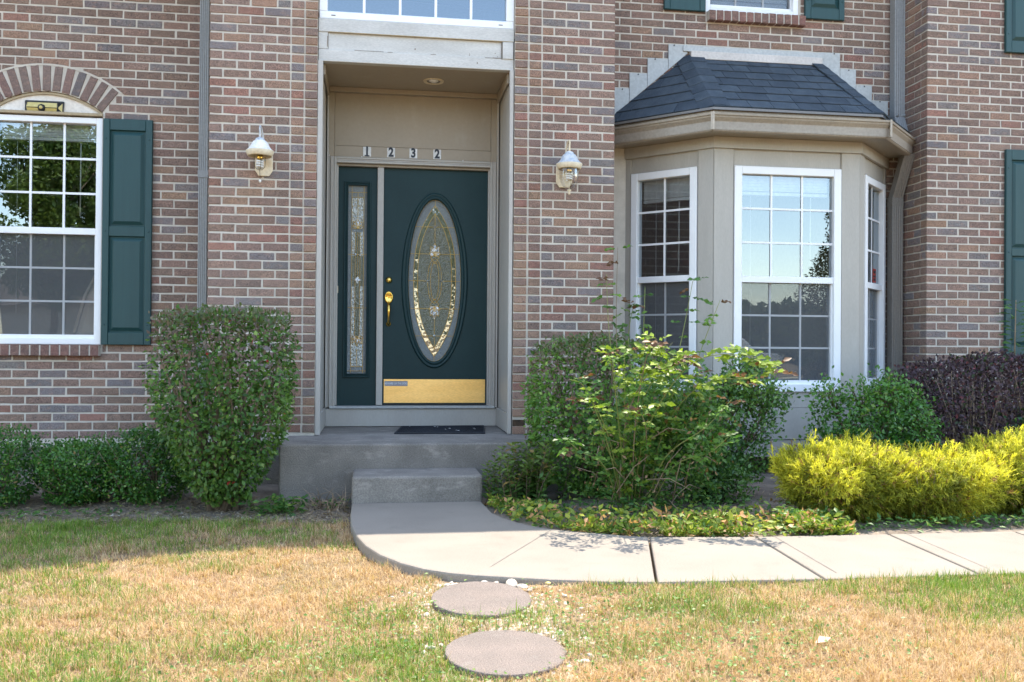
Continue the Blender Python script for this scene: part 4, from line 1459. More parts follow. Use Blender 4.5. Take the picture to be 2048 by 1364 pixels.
# left side runs from the wall to the front-left corner; right side from the front-right corner to the wall
side_boards(BXL - .56, YF + .56, -math.pi / 4, sw_, .033, sw_ - .142, None, ((sw_ - .135, sw_ - .002), (-.03, .028)))
side_boards(BXR, YF, math.pi / 4, sw_, .135, sw_ - .045, None, ((.002, .13), (sw_ - .04, sw_ + .02)))
window(bay, (BXL + .172, YF - .018, 0), 0, .925, .668, 2.508, 1.586, 3, 3, 3, fr=.064, blind=.13)
window(bay, (BXL - .56 + (.035 - .018) * .7071, YF + .56 - (.035 + .018) * .7071, 0), -math.pi / 4, .612, .668, 2.510, 1.598, 2, 3, 3, fr=.062, blind=.16)
rw = window(bay, (BXR + (.137 - .0 + .018) * .7071, YF + (.137 - .018) * .7071, 0), math.pi / 4, .610, .68, 2.495, 1.570, 2, 3, 3, fr=.062, blind=0.0)
# vertical blind and stickers behind the right-hand window
m = MB()
for i in range(12):
    x = .08 + i * .037
    m.add([(x, .12, .74), (x + .034, .135, .74), (x + .034, .135, 2.43), (x, .12, 2.43)], [(0, 1, 2, 3)])
m.build('blind', 'screen', rw)
part_box('red_notice', 'red', rw, .36, .45, .040, .043, 1.61, 1.73, 0)
m = MB()
for (a, b, z0, z1) in ((.37, .44, 1.690, 1.715), (.37, .44, 1.655, 1.672), (.375, .435, 1.625, 1.645)):
    m.box(a, b, .0385, .040, z0, z1)
m.build('notice_print', 'black', rw)
part_box('white_notice', 'plate', rw, .075, .13, .040, .043, 1.60, 1.70, 0)

def offset_path(d, z):
    """bay outline pushed outwards by d: wall-left, corner, corner, wall-right"""
    k = d * math.tan(math.pi / 8)
    yl = YF - d
    xl, xr = BXL - k, BXR + k
    return [(xl - (7.655 - yl), 7.655, z), (xl, yl, z), (xr, yl, z), (xr + (7.655 - yl), 7.655, z)]
def sweep(prof, name, mat, clip=True):
    """profile (outward distance, z) swept round the bay"""
    rows = [offset_path(d, z) for d, z in prof]
    if clip:
        nr = []
        for row in rows:
            a, b, c_, e = row
            if a[0] < 1.833:
                k = (b[0] - 1.833) / (b[0] - a[0])
                a = (1.833, b[1] + (a[1] - b[1]) * k, a[2])
            if e[0] > 4.626:
                k = (4.626 - c_[0]) / (e[0] - c_[0])
                e = (4.626, c_[1] + (e[1] - c_[1]) * k, e[2])
            nr.append([a, b, c_, e])
        rows = nr
    m = MB()
    n = len(rows)
    for s in range(3):
        vs = []
        for row in rows:
            vs += [row[s], row[s + 1]]
        m.add(vs, [(2 * i, 2 * i + 1, 2 * ((i + 1) % n) + 1, 2 * ((i + 1) % n)) for i in range(n)])
        m.add(vs, [tuple(2 * i for i in range(n)), tuple(2 * i + 1 for i in range(n))[::-1]])
    return m.build(name, mat, bay)
sweep([(.0, 2.645), (.028, 2.645), (.028, 2.735), (.0, 2.735)], 'frieze_board', 'taupe')
sweep([(.0, 2.737), (.19, 2.737), (.19, 2.75), (.0, 2.75)], 'soffit_board', 'gutter')
sweep([(.16, 2.752), (.18, 2.752), (.18, 2.925), (.16, 2.925)], 'fascia', 'gutter')
sweep([(.182, 2.722), (.235, 2.722), (.243, 2.728), (.245, 2.745), (.238, 2.752), (.240, 2.775), (.252, 2.805), (.270, 2.830), (.272, 2.842), (.282, 2.845), (.284, 2.862), (.274, 2.864), (.270, 2.856), (.262, 2.850), (.25, 2.84), (.25, 2.735), (.186, 2.735)], 'gutter', 'gutter')
sweep([(.150, 2.936), (.200, 2.926), (.206, 2.905), (.202, 2.904), (.196, 2.920), (.150, 2.930)], 'drip_edge', 'spout2')
for xc, sg in ((BXL - .285 * .4142, -1), (BXR + .285 * .4142, 1)):
    m = MB()
    y0 = YF - .287
    for (da, dz0, dz1) in ((.002, 2.726, 2.866),):
        m.prism([(xc - .013, y0 + (.013 if sg < 0 else 0), dz0), (xc, y0 - .001, dz0), (xc + .013, y0 + (0 if sg < 0 else .013), dz0), (xc + .004, y0 + .05, dz0)], (0, 0, dz1 - dz0))
    m.build('gutter_seam', 'seal', bay)
# roof planes with real shingles
rl_, rr_ = 2.612, 4.06
rb, ry0, ry1, rz0, rz1 = 0, 6.925, 7.652, 2.93, 3.555
tl, tr = (2.645, ry1, rz1), (3.862, ry1, rz1)
el_, er_ = (rl_, ry0, rz0), (rr_, ry0, rz0)
wl_, wr_ = (rl_ - (ry1 - ry0), ry1, rz0), (rr_ + (ry1 - ry0), ry1, rz0)
deck = MB()
low = Vector((0, 0, -.012))
for q in ((el_, er_, tr, tl), (wl_, el_, tl), (er_, wr_, tr)):
    deck.prism([Vector(p) + low * .2 for p in q], (0, 0, -.02))
rdeck = deck.build('roof', 'shingle', bay)
part_box('roof_membrane', 'under', rdeck, 2.66, 3.87, 7.60, 7.652, 3.53, 3.600, .003)
def shingles(A, B, Cc, Dd, n, seed, wmin=.15, wmax=.27):
    """courses of tabs on the plane with eave A-B and top D-C (D may equal C)"""
    r = random.Random(seed)
    A, B, Cc, Dd = map(Vector, (A, B, Cc, Dd))
    nn = (B - A).cross(Dd - A).normalized()
    if nn.z < 0:
        nn = -nn
    for i in range(n):
        v0, v1 = i / n, min((i + 1.06) / n, 1.0)
        l0, r0 = A.lerp(Dd, v0), B.lerp(Cc, v0)
        l1, r1 = A.lerp(Dd, v1), B.lerp(Cc, v1)
        W = (r0 - l0).length
        if W < .06:
            continue
        us = [0.0]
        u = r.uniform(.06, .2)
        while u < W - .05:
            us.append(u)
            u += r.uniform(wmin, wmax)
        us.append(W)
        dirn = (r0 - l0) / W
        for a, b in zip(us[:-1], us[1:]):
            g0 = .0025
            p0, p1 = l0 + dirn * (a + g0), l0 + dirn * (b - g0)
            k1 = (l1 - l0).dot(dirn)
            up = (l1 - l0) - dirn * k1
            W1 = (r1 - l1).length
            ua = min(max(a + g0, k1), k1 + W1)
            ub = min(max(b - g0, k1), k1 + W1)
            q0, q1 = l0 + up + dirn * ua, l0 + up + dirn * ub
            th = .005 + r.uniform(0, .0035)
            lift = nn * (.008 + th)
            base = nn * .002
            vs = [p0 + base, p1 + base, q1 + base, q0 + base, p0 + lift, p1 + lift, q1 + nn * .006, q0 + nn * .006]
            m = MB().add(vs, [(0, 3, 2, 1), (4, 5, 6, 7), (0, 1, 5, 4), (1, 2, 6, 5), (2, 3, 7, 6), (3, 0, 4, 7)])
            m.build('shingle', 'shingle' if r.random() < .6 else 'shingle2', rdeck)
MT['shingle2'] = simple('asphalt_shingle_dark', (0.033, 0.048, 0.066), (0.050, 0.067, 0.087), 0.95, 9, 300, 0.9, 0.003, fc=0.4)
shingles(el_, er_, tr, tl, 7, 3)
shingles(wl_, el_, tl, tl, 6, 5, .35, .6)
shingles(er_, wr_, tr, tr, 6, 6, .2, .3)
def hip(P0, P1, dl, dr_, n):
    """bent cap shingles along a hip line; dl, dr_ are half-width vectors on both sides"""
    P0, P1, dl, dr_ = map(Vector, (P0, P1, dl, dr_))
    ax = (P1 - P0) / n
    upn = Vector((0, -.25, 1)).normalized()
    for i in range(n):
        a = P0 + ax * i + upn * .022
        b = P0 + ax * (i + 1.12 if i < n - 1 else i + 1) + upn * .014
        vs = [a + dl, a, a + dr_, b + dl, b, b + dr_]
        vs2 = [v - upn * .009 for v in vs]
        m = MB().add(vs + vs2, [(0, 1, 4, 3), (1, 2, 5, 4), (6, 7, 1, 0), (7, 8, 2, 1), (6, 0, 3, 9), (2, 8, 11, 5), (3, 4, 10, 9), (4, 5, 11, 10)])
        m.build('hip_shingle', 'shingle' if i % 2 else 'shingle2', rdeck)
hip(el_, Vector(tl) + Vector((0, -.02, 0)), (-.092, .065, -.028), (.135, .0, .0), 7)
hip(er_, Vector(tr) + Vector((0, -.02, 0)), (-.10, .0, .0), (.085, .062, -.028), 7)
# stepped flashing
def flash(x0, x1, ztop, zb0, zb1):
    MB().prism([(x0, 7.648, zb0), (x1, 7.648, zb1), (x1, 7.648, ztop), (x0, 7.648, ztop)], (0, .009, 0)).build('flashing', 'flash', bay)
zl = lambda x: 3.0 + (x - 1.96) * .857
zr_ = lambda x: 3.0 + (4.50 - x) * .857
flash(1.835, 2.121, 3.256, zl(1.835), zl(2.121))
flash(2.125, 2.281, 3.392, zl(2.125), zl(2.281))
flash(2.285, 2.468, 3.530, zl(2.285), zl(2.468))
flash(2.472, 2.640, 3.660, zl(2.472), 3.585)
flash(3.874, 4.058, 3.664, 3.56, zr_(4.058))
flash(4.062, 4.211, 3.525, zr_(4.062), zr_(4.211))
flash(4.215, 4.365, 3.388, zr_(4.215), zr_(4.365))
flash(4.369, 4.522, 3.257, zr_(4.369), zr_(4.522))
MB().box(2.60, 3.90, 7.636, 7.655, 3.602, 3.655).build('flashing', 'flash', bay, None, .004)
m = MB()
for (x, z) in ((2.06, 3.245), (2.20, 3.38), (2.35, 3.52), (2.52, 3.65), (2.63, 3.65), (3.20, 3.645), (3.72, 3.648), (3.84, 3.65), (4.0, 3.655), (4.14, 3.515), (4.29, 3.378), (4.44, 3.247)):
    m.lathe([(0, -.003), (.006, -.002), (.006, 0)], (x, 7.640, z), 8, 'y')
m.build('flashing_screw', 'black', bay)

# ------------------------------------------------------------------ stepping stones, pebbles
def stone(label, x, y, rx, ry, seed):
    r = random.Random(seed)
    t = thing('stepping_stone', label, 'stepping stone', (x, y, 0), 0, 'round stepping stones in the lawn')
    n = 40
    z0 = float(zg(x, y))
    top = [(rx * math.cos(2 * math.pi * k / n) * (1 + r.uniform(-.014, .014)), ry * math.sin(2 * math.pi * k / n) * (1 + r.uniform(-.014, .014)), z0 + .014) for k in range(n)]
    o = MB().prism([(a, b, z0 - .03) for a, b, _ in top], (0, 0, .046)).build('stone_disc', 'stone', t, None, .006)
    return t
stone('round brown stepping stone beside the white pebbles, farther of the two', .43, 3.765, .205, .258, 1)
stone('round brown stepping stone nearest the bottom edge of the lawn', .44, 3.11, .207, .233, 2)
PEB = []
for s in range(4):
    r = random.Random(s)
    m = MB()
    vs, fs = [], []
    for i in range(7):
        th = math.pi * i / 6
        for k in range(10):
            w = 2 * math.pi * k / 10
            q = 1 + .1 * math.sin(2 * w + s) + .06 * r.uniform(-1, 1)
            vs.append((math.sin(th) * math.cos(w) * q, math.sin(th) * math.sin(w) * .75 * q, math.cos(th) * .55))
    for i in range(6):
        for k in range(10):
            fs.append((i * 10 + k, (i + 1) * 10 + k, (i + 1) * 10 + (k + 1) % 10, i * 10 + (k + 1) % 10))
    PEB.append(m.add(vs, fs, True).mesh('pebble', 'pebble'))
spots = [(.40, 4.045, .034), (.46, 4.03, .026), (.335, 4.05, .024), (.52, 3.99, .020), (.60, 4.00, .034), (.655, 3.985, .022), (.70, 3.965, .026), (.735, 3.95, .022),
         (.56, 3.955, .02), (.62, 3.93, .022), (.66, 3.90, .018), (.70, 3.90, .016), (.50, 4.005, .015), (.44, 3.985, .016), (.29, 4.075, .018), (.25, 4.10, .014), (.76, 3.86, .022), (.78, 3.80, .016),
         (.20, 3.74, .020), (.52, 3.585, .022), (.57, 3.57, .016), (.25, 3.52, .012), (.20, 3.25, .024), (.17, 3.22, .02), (.235, 3.27, .016), (.68, 3.02, .024), (.72, 3.04, .016), (.33, 2.97, .02), (.80, 3.62, .014), (.86, 3.47, .014)]
spots += [(.60, 3.93, .03), (.56, 3.97, .026), (.52, 4.005, .024), (.65, 3.93, .02), (.30, 4.04, .024), (.26, 4.07, .016), (.36, 4.045, .018), (.66, 3.80, .016), (.18, 3.62, .018)]
spots = [(x + rnd.uniform(-.02, .02), y + rnd.uniform(-.045, .012), s * rnd.uniform(.6, 1.15)) for x, y, s in spots]
spots = [q for q in spots if ((q[0] - .43) / .215) ** 2 + ((q[1] - 3.765) / .268) ** 2 > 1 and ((q[0] - .44) / .217) ** 2 + ((q[1] - 3.11) / .243) ** 2 > 1 and not in_walk(np.array([q[0]]), np.array([q[1]]), q[2] * .4)[0]]
for i, (x, y, s) in enumerate(spots):
    o = bpy.data.objects.new('pebble', PEB[i % 4])
    link(o)
    o.location = (x, y, float(zg(x, y)) + s * .15)
    o.scale = (s * rnd.uniform(.85, 1.25), s, s * rnd.uniform(.6, .95))
    o.rotation_euler = (rnd.uniform(-.3, .3), rnd.uniform(-.3, .3), rnd.uniform(0, 6))
    tag(o, 'white pebble lying in the grass around the stepping stones', 'pebble', 'white pebbles by the stepping stones')

# ------------------------------------------------------------------ plants
def shell(n, cx, cy, z0, z1, rx, ry, p, rough, seed, fill=0.35, flare=0.0, jit=0.09):
    """points near the surface of a clipped bush (superellipsoid), with outward normals"""
    r = np.random.default_rng(seed)
    d = unit(r.normal(size=(n * 2, 3)))
    k = (np.abs(d) ** p).sum(1) ** (-1 / p)
    P = d * k[:, None]
    nz = vnoise(P * 2.2, 1.6, seed)
    nz2 = vnoise(P * 5, 2.0, seed + 1)
    s = 1 + rough * (nz - .5) * 2 + rough * .6 * (nz2 - .5)
    depth = 1 - fill * np.abs(r.normal(size=len(P))) * .45 * r.random(len(P))
    P = P * (s * depth)[:, None]
    nrm = unit(np.sign(d) * np.abs(d * k[:, None]) ** (p - 1) / np.array([rx, ry, (z1 - z0) / 2]))
    h = (P[:, 2] + 1) / 2
    fl = 1 + flare * (h - .5) * 2
    P = np.stack([cx + P[:, 0] * rx * fl, cy + P[:, 1] * ry * fl, z0 + h * (z1 - z0)], 1)
    P += r.normal(size=P.shape) * jit * .15
    return P[:n], nrm[:n], nz[:n], r

def cloud(name, parent, P, nrm, r, L, W, cols, mat, droop=0.35, up=0.3):
    n = len(P)
    ax = unit(nrm * .7 + r.normal(size=(n, 3)) * .75 + np.array([0, 0, up - droop * r.random()]))
    nn = unit(nrm * .8 + np.array([0, -.15, .55]) + r.normal(size=(n, 3)) * .45)
    Ls = L * r.uniform(.65, 1.2, n)
    return leaves(name, P, ax, nn, Ls, Ls * W * r.uniform(.8, 1.2, n), cols, mat, parent)

def stems(parent, base, tips, r0, r1, mat='bark', name='branches', bend=.25, seed=0, kind='stuff'):
    r = random.Random(seed)
    m = MB()
    for (tx, ty, tz) in tips:
        b = Vector(base) + Vector((r.uniform(-.03, .03), r.uniform(-.03, .03), 0))
        t = Vector((tx, ty, tz))
        m1 = b.lerp(t, .35) + Vector((r.uniform(-1, 1), r.uniform(-1, 1), .3)) * bend * .2
        m2 = b.lerp(t, .7) + Vector((r.uniform(-1, 1), r.uniform(-1, 1), .3)) * bend * .2
        m.tube([b, m1, m2, t], [r0, r0 * .75, (r0 + r1) * .4, r1], 5)
    return m.build(name, mat, parent, kind)

def bush_tips(cx, cy, z0, z1, rx, ry, n, seed):
    r = random.Random(seed)
    return [(cx + rx * r.uniform(-.9, .9), cy + ry * r.uniform(-.95, .6), z0 + (z1 - z0) * r.uniform(.45, .98)) for _ in range(n)]

def mixcol(P, r, greens, hi=None, hip_=0.0, scale=5.0, seed=0):
    n = len(P)
    t = np.clip(vnoise(P, scale, seed) * .9 + r.normal(size=n) * .22, 0, 1)
    c = lerp_col(greens[0], greens[1], t)
    if hi is not None:
        mk = r.random(n) < hip_
        c[mk] = np.array(hi) * r.uniform(.8, 1.2, (mk.sum(), 1))
    return c * r.uniform(.8, 1.2, (n, 1))

# burning bushes either side of the door
def burning_bush(label, cx, cy, z0, z1, rx, ry, n, seed, flare=.12, vase=(.5, .66, 1, 1), gain=1.0):
    t = thing('clipped_shrub', label, 'shrub', (0, 0, 0), 0, 'square-clipped shrubs flanking the door')
    P, N, nz, r = shell(n, cx, cy, z0, z1, rx, ry, 4.4, .10, seed, 1.0, flare)
    gapn = vnoise(P, 7, seed + 9)
    ok = (gapn > .36) | (r.random(n) < .35)
    P, N = P[ok], N[ok]
    n = len(P)
    h = (P[:, 2] - z0) / (z1 - z0)
    taper = np.interp(h, [0, .12, .45, 1], vase)
    P[:, 0] = cx + (P[:, 0] - cx) * taper
    P[:, 1] = cy + (P[:, 1] - cy) * taper
    c = mixcol(P, r, ((.042, .112, .020), (.135, .250, .042)), (.21, .30, .07), .08, 4, seed)
    # the top leaves have turned dusky purple, a few are red
    mk = r.random(n) < np.clip((h - .62) * 1.8 * (1.0 - .5 * np.clip((P[:, 0] - cx) / rx, -.6, 1)), .02, .42)
    c[mk] = lerp_col((.15, .105, .085), (.22, .18, .14), r.random(mk.sum()))
    mk = r.random(n) < .005
    c[mk] = (.30, .035, .025)
    c = c * gain  # gain puts bounced sunlight into the right shrub's leaf colour
    cloud('foliage', t, P, N, r, .038, .56, c, 'leaf', .55, .1)
    k = 1300
    tx = np.stack([cx + rx * .95 * r.uniform(-1, 1, k), cy + ry * .9 * r.uniform(-1, .9, k), z1 - .05 + .085 * r.random(k) ** 1.6], 1)
    tx[:, 2] -= .05 * (np.abs(tx[:, 0] - cx) / rx) ** 3 + .06 * (vnoise(tx * [1, 1, 0], 5, seed) - .5)
    cloud('top_leaves', t, tx, np.tile([0, -.2, .9], (k, 1)), r, .034, .5, lerp_col((.07, .15, .035), (.19, .14, .10), r.random(k) ** 1.3), 'leaf', .2, .6)
    base = (cx, cy + .02, -.08)
    tips = bush_tips(cx, cy, z0, z1, rx, ry, 26, seed)
    stems(t, base, tips, .016, .003, 'bark', 'branches', .4, seed)
    m = MB()
    for k in range(4):
        m.tube([(cx + .05 * (k - 1.5), cy + .02, -.1), (cx + .06 * (k - 1.5), cy, .12), (cx + .11 * (k - 1.5), cy - .02, .35)], [.026, .022, .016], 7)
    m.build('trunk', 'bark', t)
    return t
burning_bush('square-clipped green shrub with purplish top leaves, left of the porch', -.985, 6.12, .03, 1.215, .43, .36, 13500, 21, .04, (.50, .60, .95, 1.02))
burning_bush('square-clipped green shrub with purplish top leaves, right of the porch behind the rose', 1.54, 6.26, .02, 1.055, .49, .34, 13500, 22, .03, (.86, .96, 1, 1), 1.4)

# boxwoods
def boxwood(label, cx, cy, z1, rx, ry, n, seed):
    t = thing('boxwood', label, 'shrub', (0, 0, 0), 0, 'low boxwoods along the left wall')
    P, N, nz, r = shell(n, cx, cy, -.06, z1, rx, ry, 2.4, .22, seed, .9, .12)
    okb = (vnoise(P, 11, seed + 5) > .40) | (r.random(n) < .25)
    P, N = P[okb], N[okb]
    n = len(P)
    c = mixcol(P, r, ((.018, .085, .012), (.085, .215, .028)), (.18, .29, .05), .09, 6, seed)
    mk = r.random(n) < .012
    c[mk] = (.34, .24, .12)
    cloud('foliage', t, P, N, r, .024, .62, c, 'gloss', .2, .5)
    stems(t, (cx, cy, -.08), bush_tips(cx, cy, -.06, z1, rx, ry, 30, seed), .008, .002, 'bark', 'branches', .3, seed)
    # upright new shoots
    r2 = random.Random(seed)
    q = []
    for k in range(14):
        x, y = cx + rx * r2.uniform(-.8, .8), cy + ry * r2.uniform(-.8, .5)
        for j in range(7):
            q.append((x + .006 * math.sin(j * 2.4), y + .006 * math.cos(j * 2.4), z1 * .88 + .013 * j + .02 * r2.random()))
    q = np.array(q)
    cloud('shoots', t, q, np.tile([0, -.3, .8], (len(q), 1)), r, .022, .6, np.tile([.06, .13, .02], (len(q), 1)), 'gloss')
    return t
boxwood('low dark green boxwood cut by the left edge of the photo', -2.56, 6.45, .44, .36, .36, 13000, 31)
boxwood('low dark green boxwood, middle of the three under the arched window', -1.98, 6.52, .36, .24, .30, 11000, 32)
boxwood('low dark green boxwood touching the left clipped shrub', -1.54, 6.50, .42, .28, .32, 12500, 33)

# hollies
def holly(label, cx, cy, blobs, n, seed, cols):
    """open glossy evergreen made of leaf clumps on visible limbs"""
    t = thing('holly', label, 'shrub', (0, 0, 0), 0, 'glossy hollies before the bay window')
    Ps, Ns = [], []
    for i, (bx, by, bz, br) in enumerate(blobs):
        k = max(60, int(n * br ** 2 / sum(b[3] ** 2 for b in blobs)))
        P, N, _, r = shell(k, bx, by, bz - br * .8, bz + br * .8, br, br * .8, 2.0, .3, seed + i, 1.0, 0, .2)
        Ps.append(P)
        Ns.append(N)
    P, N = np.concatenate(Ps), np.concatenate(Ns)
    r = np.random.default_rng(seed)
    c = mixcol(P, r, cols, (.16, .26, .05), .09, 6, seed)
    cloud('foliage', t, P, N, r, .034, .58, c, 'gloss', .25, .35)
    m = MB()
    for i, (bx, by, bz, br) in enumerate(blobs):
        q = Vector((bx, by, bz))
        b = Vector((cx, cy, -.06))
        m.tube([b, b.lerp(q, .4) + Vector((0, 0, .03)), q], [.013, .009, .004], 6)
        for k in range(4):
            e = q + Vector((rnd.uniform(-1, 1), rnd.uniform(-1, .6), rnd.uniform(-.3, 1))) * br * .85
            m.tube([b.lerp(q, .75), q.lerp(e, .5), e], [.006, .004, .002], 5)
    m.build('limbs', 'bark', t, 'stuff')
    return t
G1 = ((.034, .11, .026), (.14, .27, .055))
holly('open glossy holly leaning right below the large bay pane, beside the rose', 2.25, 6.05,
      [(2.05, 5.95, .35, .20), (2.28, 6.0, .22, .22), (2.30, 6.02, .48, .18), (2.12, 5.85, .62, .16), (2.45, 6.0, .72, .15), (2.46, 6.02, .86, .11), (2.66, 6.02, .62, .13), (2.58, 6.0, .44, .13), (2.74, 6.03, .68, .09), (2.28, 5.8, .10, .18), (2.5, 6.0, .24, .14), (2.34, 5.95, .78, .09), (2.55, 6.0, .88, .10), (2.36, 5.98, .66, .16), (2.0, 5.85, .55, .2), (2.6, 6.0, .74, .13), (2.15, 5.9, .2, .25)], 10500, 41, G1)
holly('round glossy green holly between the yellow hedge and the bay window', 3.45, 5.95,
      [(3.08, 5.95, .70, .13), (3.18, 5.95, .52, .20), (3.10, 5.92, .32, .20), (3.38, 5.92, .42, .24), (3.52, 5.90, .62, .22), (3.48, 5.9, .74, .15), (3.62, 5.9, .50, .20), (3.72, 5.9, .44, .15), (3.42, 5.88, .20, .25), (3.62, 5.88, .25, .18), (3.22, 5.9, .15, .20), (3.66, 5.9, .66, .12), (3.30, 5.93, .68, .12)], 8000, 42, ((.028, .11, .018), (.115, .27, .042)))
holly('small green shrub at the right edge above the yellow hedge', 4.55, 5.9, [(4.58, 5.9, .40, .17), (4.52, 5.92, .22, .18), (4.70, 5.9, .46, .14)], 1300, 43, ((.02, .07, .02), (.06, .14, .035)))

# barberry
bb = thing('barberry', 'dark purple barberry bush under the right-hand wall', 'shrub', (0, 0, 0))
P, N, nz, r = shell(30000, 4.86, 6.35, .10, .975, 1.02, .44, 3.2, .12, 51, .9)
h = (P[:, 2] - .1) / .9
keep = r.random(len(P)) < np.clip(.25 + h * 1.3, 0, 1)
P, N = P[keep], N[keep]
c = mixcol(P, r, ((.034, .020, .026), (.105, .062, .078)), (.19, .06, .07), .05, 6, 51)
mk = r.random(len(P)) < .10
c[mk] = (.035, .06, .015)
cloud('foliage', bb, P, N, r, .031, .62, c, 'leaf', .2, .4)
r2 = random.Random(5)
m = MB()
for k in range(420):
    a = Vector((4.95 + r2.uniform(-.75, .75), 6.30 + r2.uniform(-.15, .25), -.06))
    b_ = Vector((a.x + r2.uniform(-.35, .35), 5.98 + r2.uniform(-.04, .4), r2.uniform(.3, .9)))
    m.tube([a, a.lerp(b_, .5) + Vector((0, -.08, .05)), b_], [.005, .004, .0015], 4)
m.build('twigs', 'deadcane', bb, 'stuff')

# sapling in front of the right shutter
sp = thing('sapling', 'young leafy sapling rising before the right-hand shutter', 'sapling', (0, 0, 0))
m = MB().tube([(4.99, 6.6, .6), (4.99, 6.6, 1.0), (5.0, 6.6, 1.42)], [.007, .006, .003], 6)
m.build('stem', 'deadcane', sp)
r2 = np.random.default_rng(9)
q, ax = [], []
for k in range(44):
    z = .85 + .58 * (k / 44)
    w = k * 2.4
    q.append((5.00 + .03 * math.cos(w), 6.6 + .03 * math.sin(w), z))
    ax.append((math.cos(w), math.sin(w) - .2, .15))
q, ax = np.array(q), np.array(ax)
leaves('foliage', q, ax, np.tile([0, -.3, 1.0], (44, 1)) + r2.normal(size=(44, 3)) * .2, r2.uniform(.08, .13, 44), r2.uniform(.045, .065, 44), mixcol(q, r2, ((.05, .13, .03), (.11, .23, .05))), 'leaf', sp)

# golden thread cypress
def golden(label, cx, cy, z1, rx, ry, n, seed):
    t = thing('golden_cypress', label, 'shrub', (0, 0, 0), 0, 'bright yellow feathery cypresses along the walk')
    P, N, nz, r = shell(n, cx, cy, .0, z1, rx, ry, 2.6, .30, seed, .75, .10)
    # plumes that stand out of the surface
    top = np.nonzero((N[:, 2] > -.1) & (P[:, 1] < cy + ry * .7))[0]
    pick = r.choice(top, 190)
    dirs = unit(N[pick] * .6 + np.array([.0, -.05, .75]) + r.normal(size=(190, 3)) * .35)
    ln = r.uniform(.02, .09, 190) * np.where(r.random(190) < .12, 1.5, 1.0)
    PP = (P[pick][:, None] + dirs[:, None] * (ln[:, None] * np.linspace(0, 1, 9)[None])[:, :, None]).reshape(-1, 3)
    P = np.concatenate([P, PP])
    N = np.concatenate([N, np.repeat(dirs, 9, 0)])
    P[:, 2] = np.maximum(P[:, 2], -.02)
    k = len(P)
    c = lerp_col((.17, .20, .022), (.70, .64, .075), np.clip(vnoise(P, 7, seed) * .95 + (P[:, 2] / z1) * .70 - .44 + r.normal(size=k) * .18, 0, 1))  # bright tops and darker base: shading put into the frond colour
    deep = vnoise(P, 9, seed + 3) < .52 - .30 * (P[:, 2] / z1)  # dark gaps between sprays: painted shade, more of it low down
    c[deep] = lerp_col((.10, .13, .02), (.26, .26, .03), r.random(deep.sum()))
    brown = r.random(k) < .05
    c[brown] = (.24, .14, .06)
    ax = unit(N * .75 + r.normal(size=(k, 3)) * .45 + np.array([.05, -.1, .25]))
    # each spray: a thread with side threads, flat ribbons
    vs, fs, cs = [], [], []
    sid = unit(np.cross(ax, r.normal(size=(k, 3))))
    L = r.uniform(.035, .080, k)[:, None]
    w = .0021
    def ribbon(B, D, S, ln, cc):
        i0 = len(vs) * 0
        mid = B + D * ln * .55 + np.array([0, 0, .004])
        tip = B + D * ln + np.array([0, 0, -.010]) * (ln / .07)
        v = np.stack([B - S * w, B + S * w, mid - S * w, mid + S * w, tip], 1)
        return v, np.repeat(cc[:, None], 5, 1)
    allv, allc = [], []
    v, cc = ribbon(P, ax, sid, L, c)
    allv.append(v), allc.append(cc)
    for (u, sg, ll) in ((.25, 1, .55), (.4, -1, .5), (.55, 1, .42), (.7, -1, .35)):
        B = P + ax * L * u
        D = unit(ax * .75 + sid * sg * .65 + r.normal(size=(k, 3)) * .12)
        v, cc = ribbon(B, D, unit(np.cross(D, N + 1e-3)), L * ll, c * r.uniform(.85, 1.2, (k, 1)))
        allv.append(v), allc.append(cc)
    V = np.concatenate(allv)
    Cc = np.concatenate(allc)
    f = np.array([[0, 1, 3], [0, 3, 2], [2, 3, 4]])
    F = (np.arange(len(V))[:, None, None] * 5 + f[None]).reshape(-1, 3)
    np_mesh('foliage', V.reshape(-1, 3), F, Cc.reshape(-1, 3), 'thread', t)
    stems(t, (cx, cy, -.05), bush_tips(cx, cy, 0, z1, rx, ry, 40, seed), .007, .002, 'deadcane', 'branches', .3, seed)
    return t
golden('bright yellow cypress at the left end of the hedge, tall wispy tips', 2.83, 5.24, .405, .37, .28, 7600, 61)
golden('bright yellow cypress in the middle of the hedge along the walk', 3.36, 5.18, .345, .40, .28, 7200, 62)
golden('bright yellow cypress at the right edge of the photo, tallest of the hedge', 4.10, 5.30, .445, .45, .32, 7600, 63)

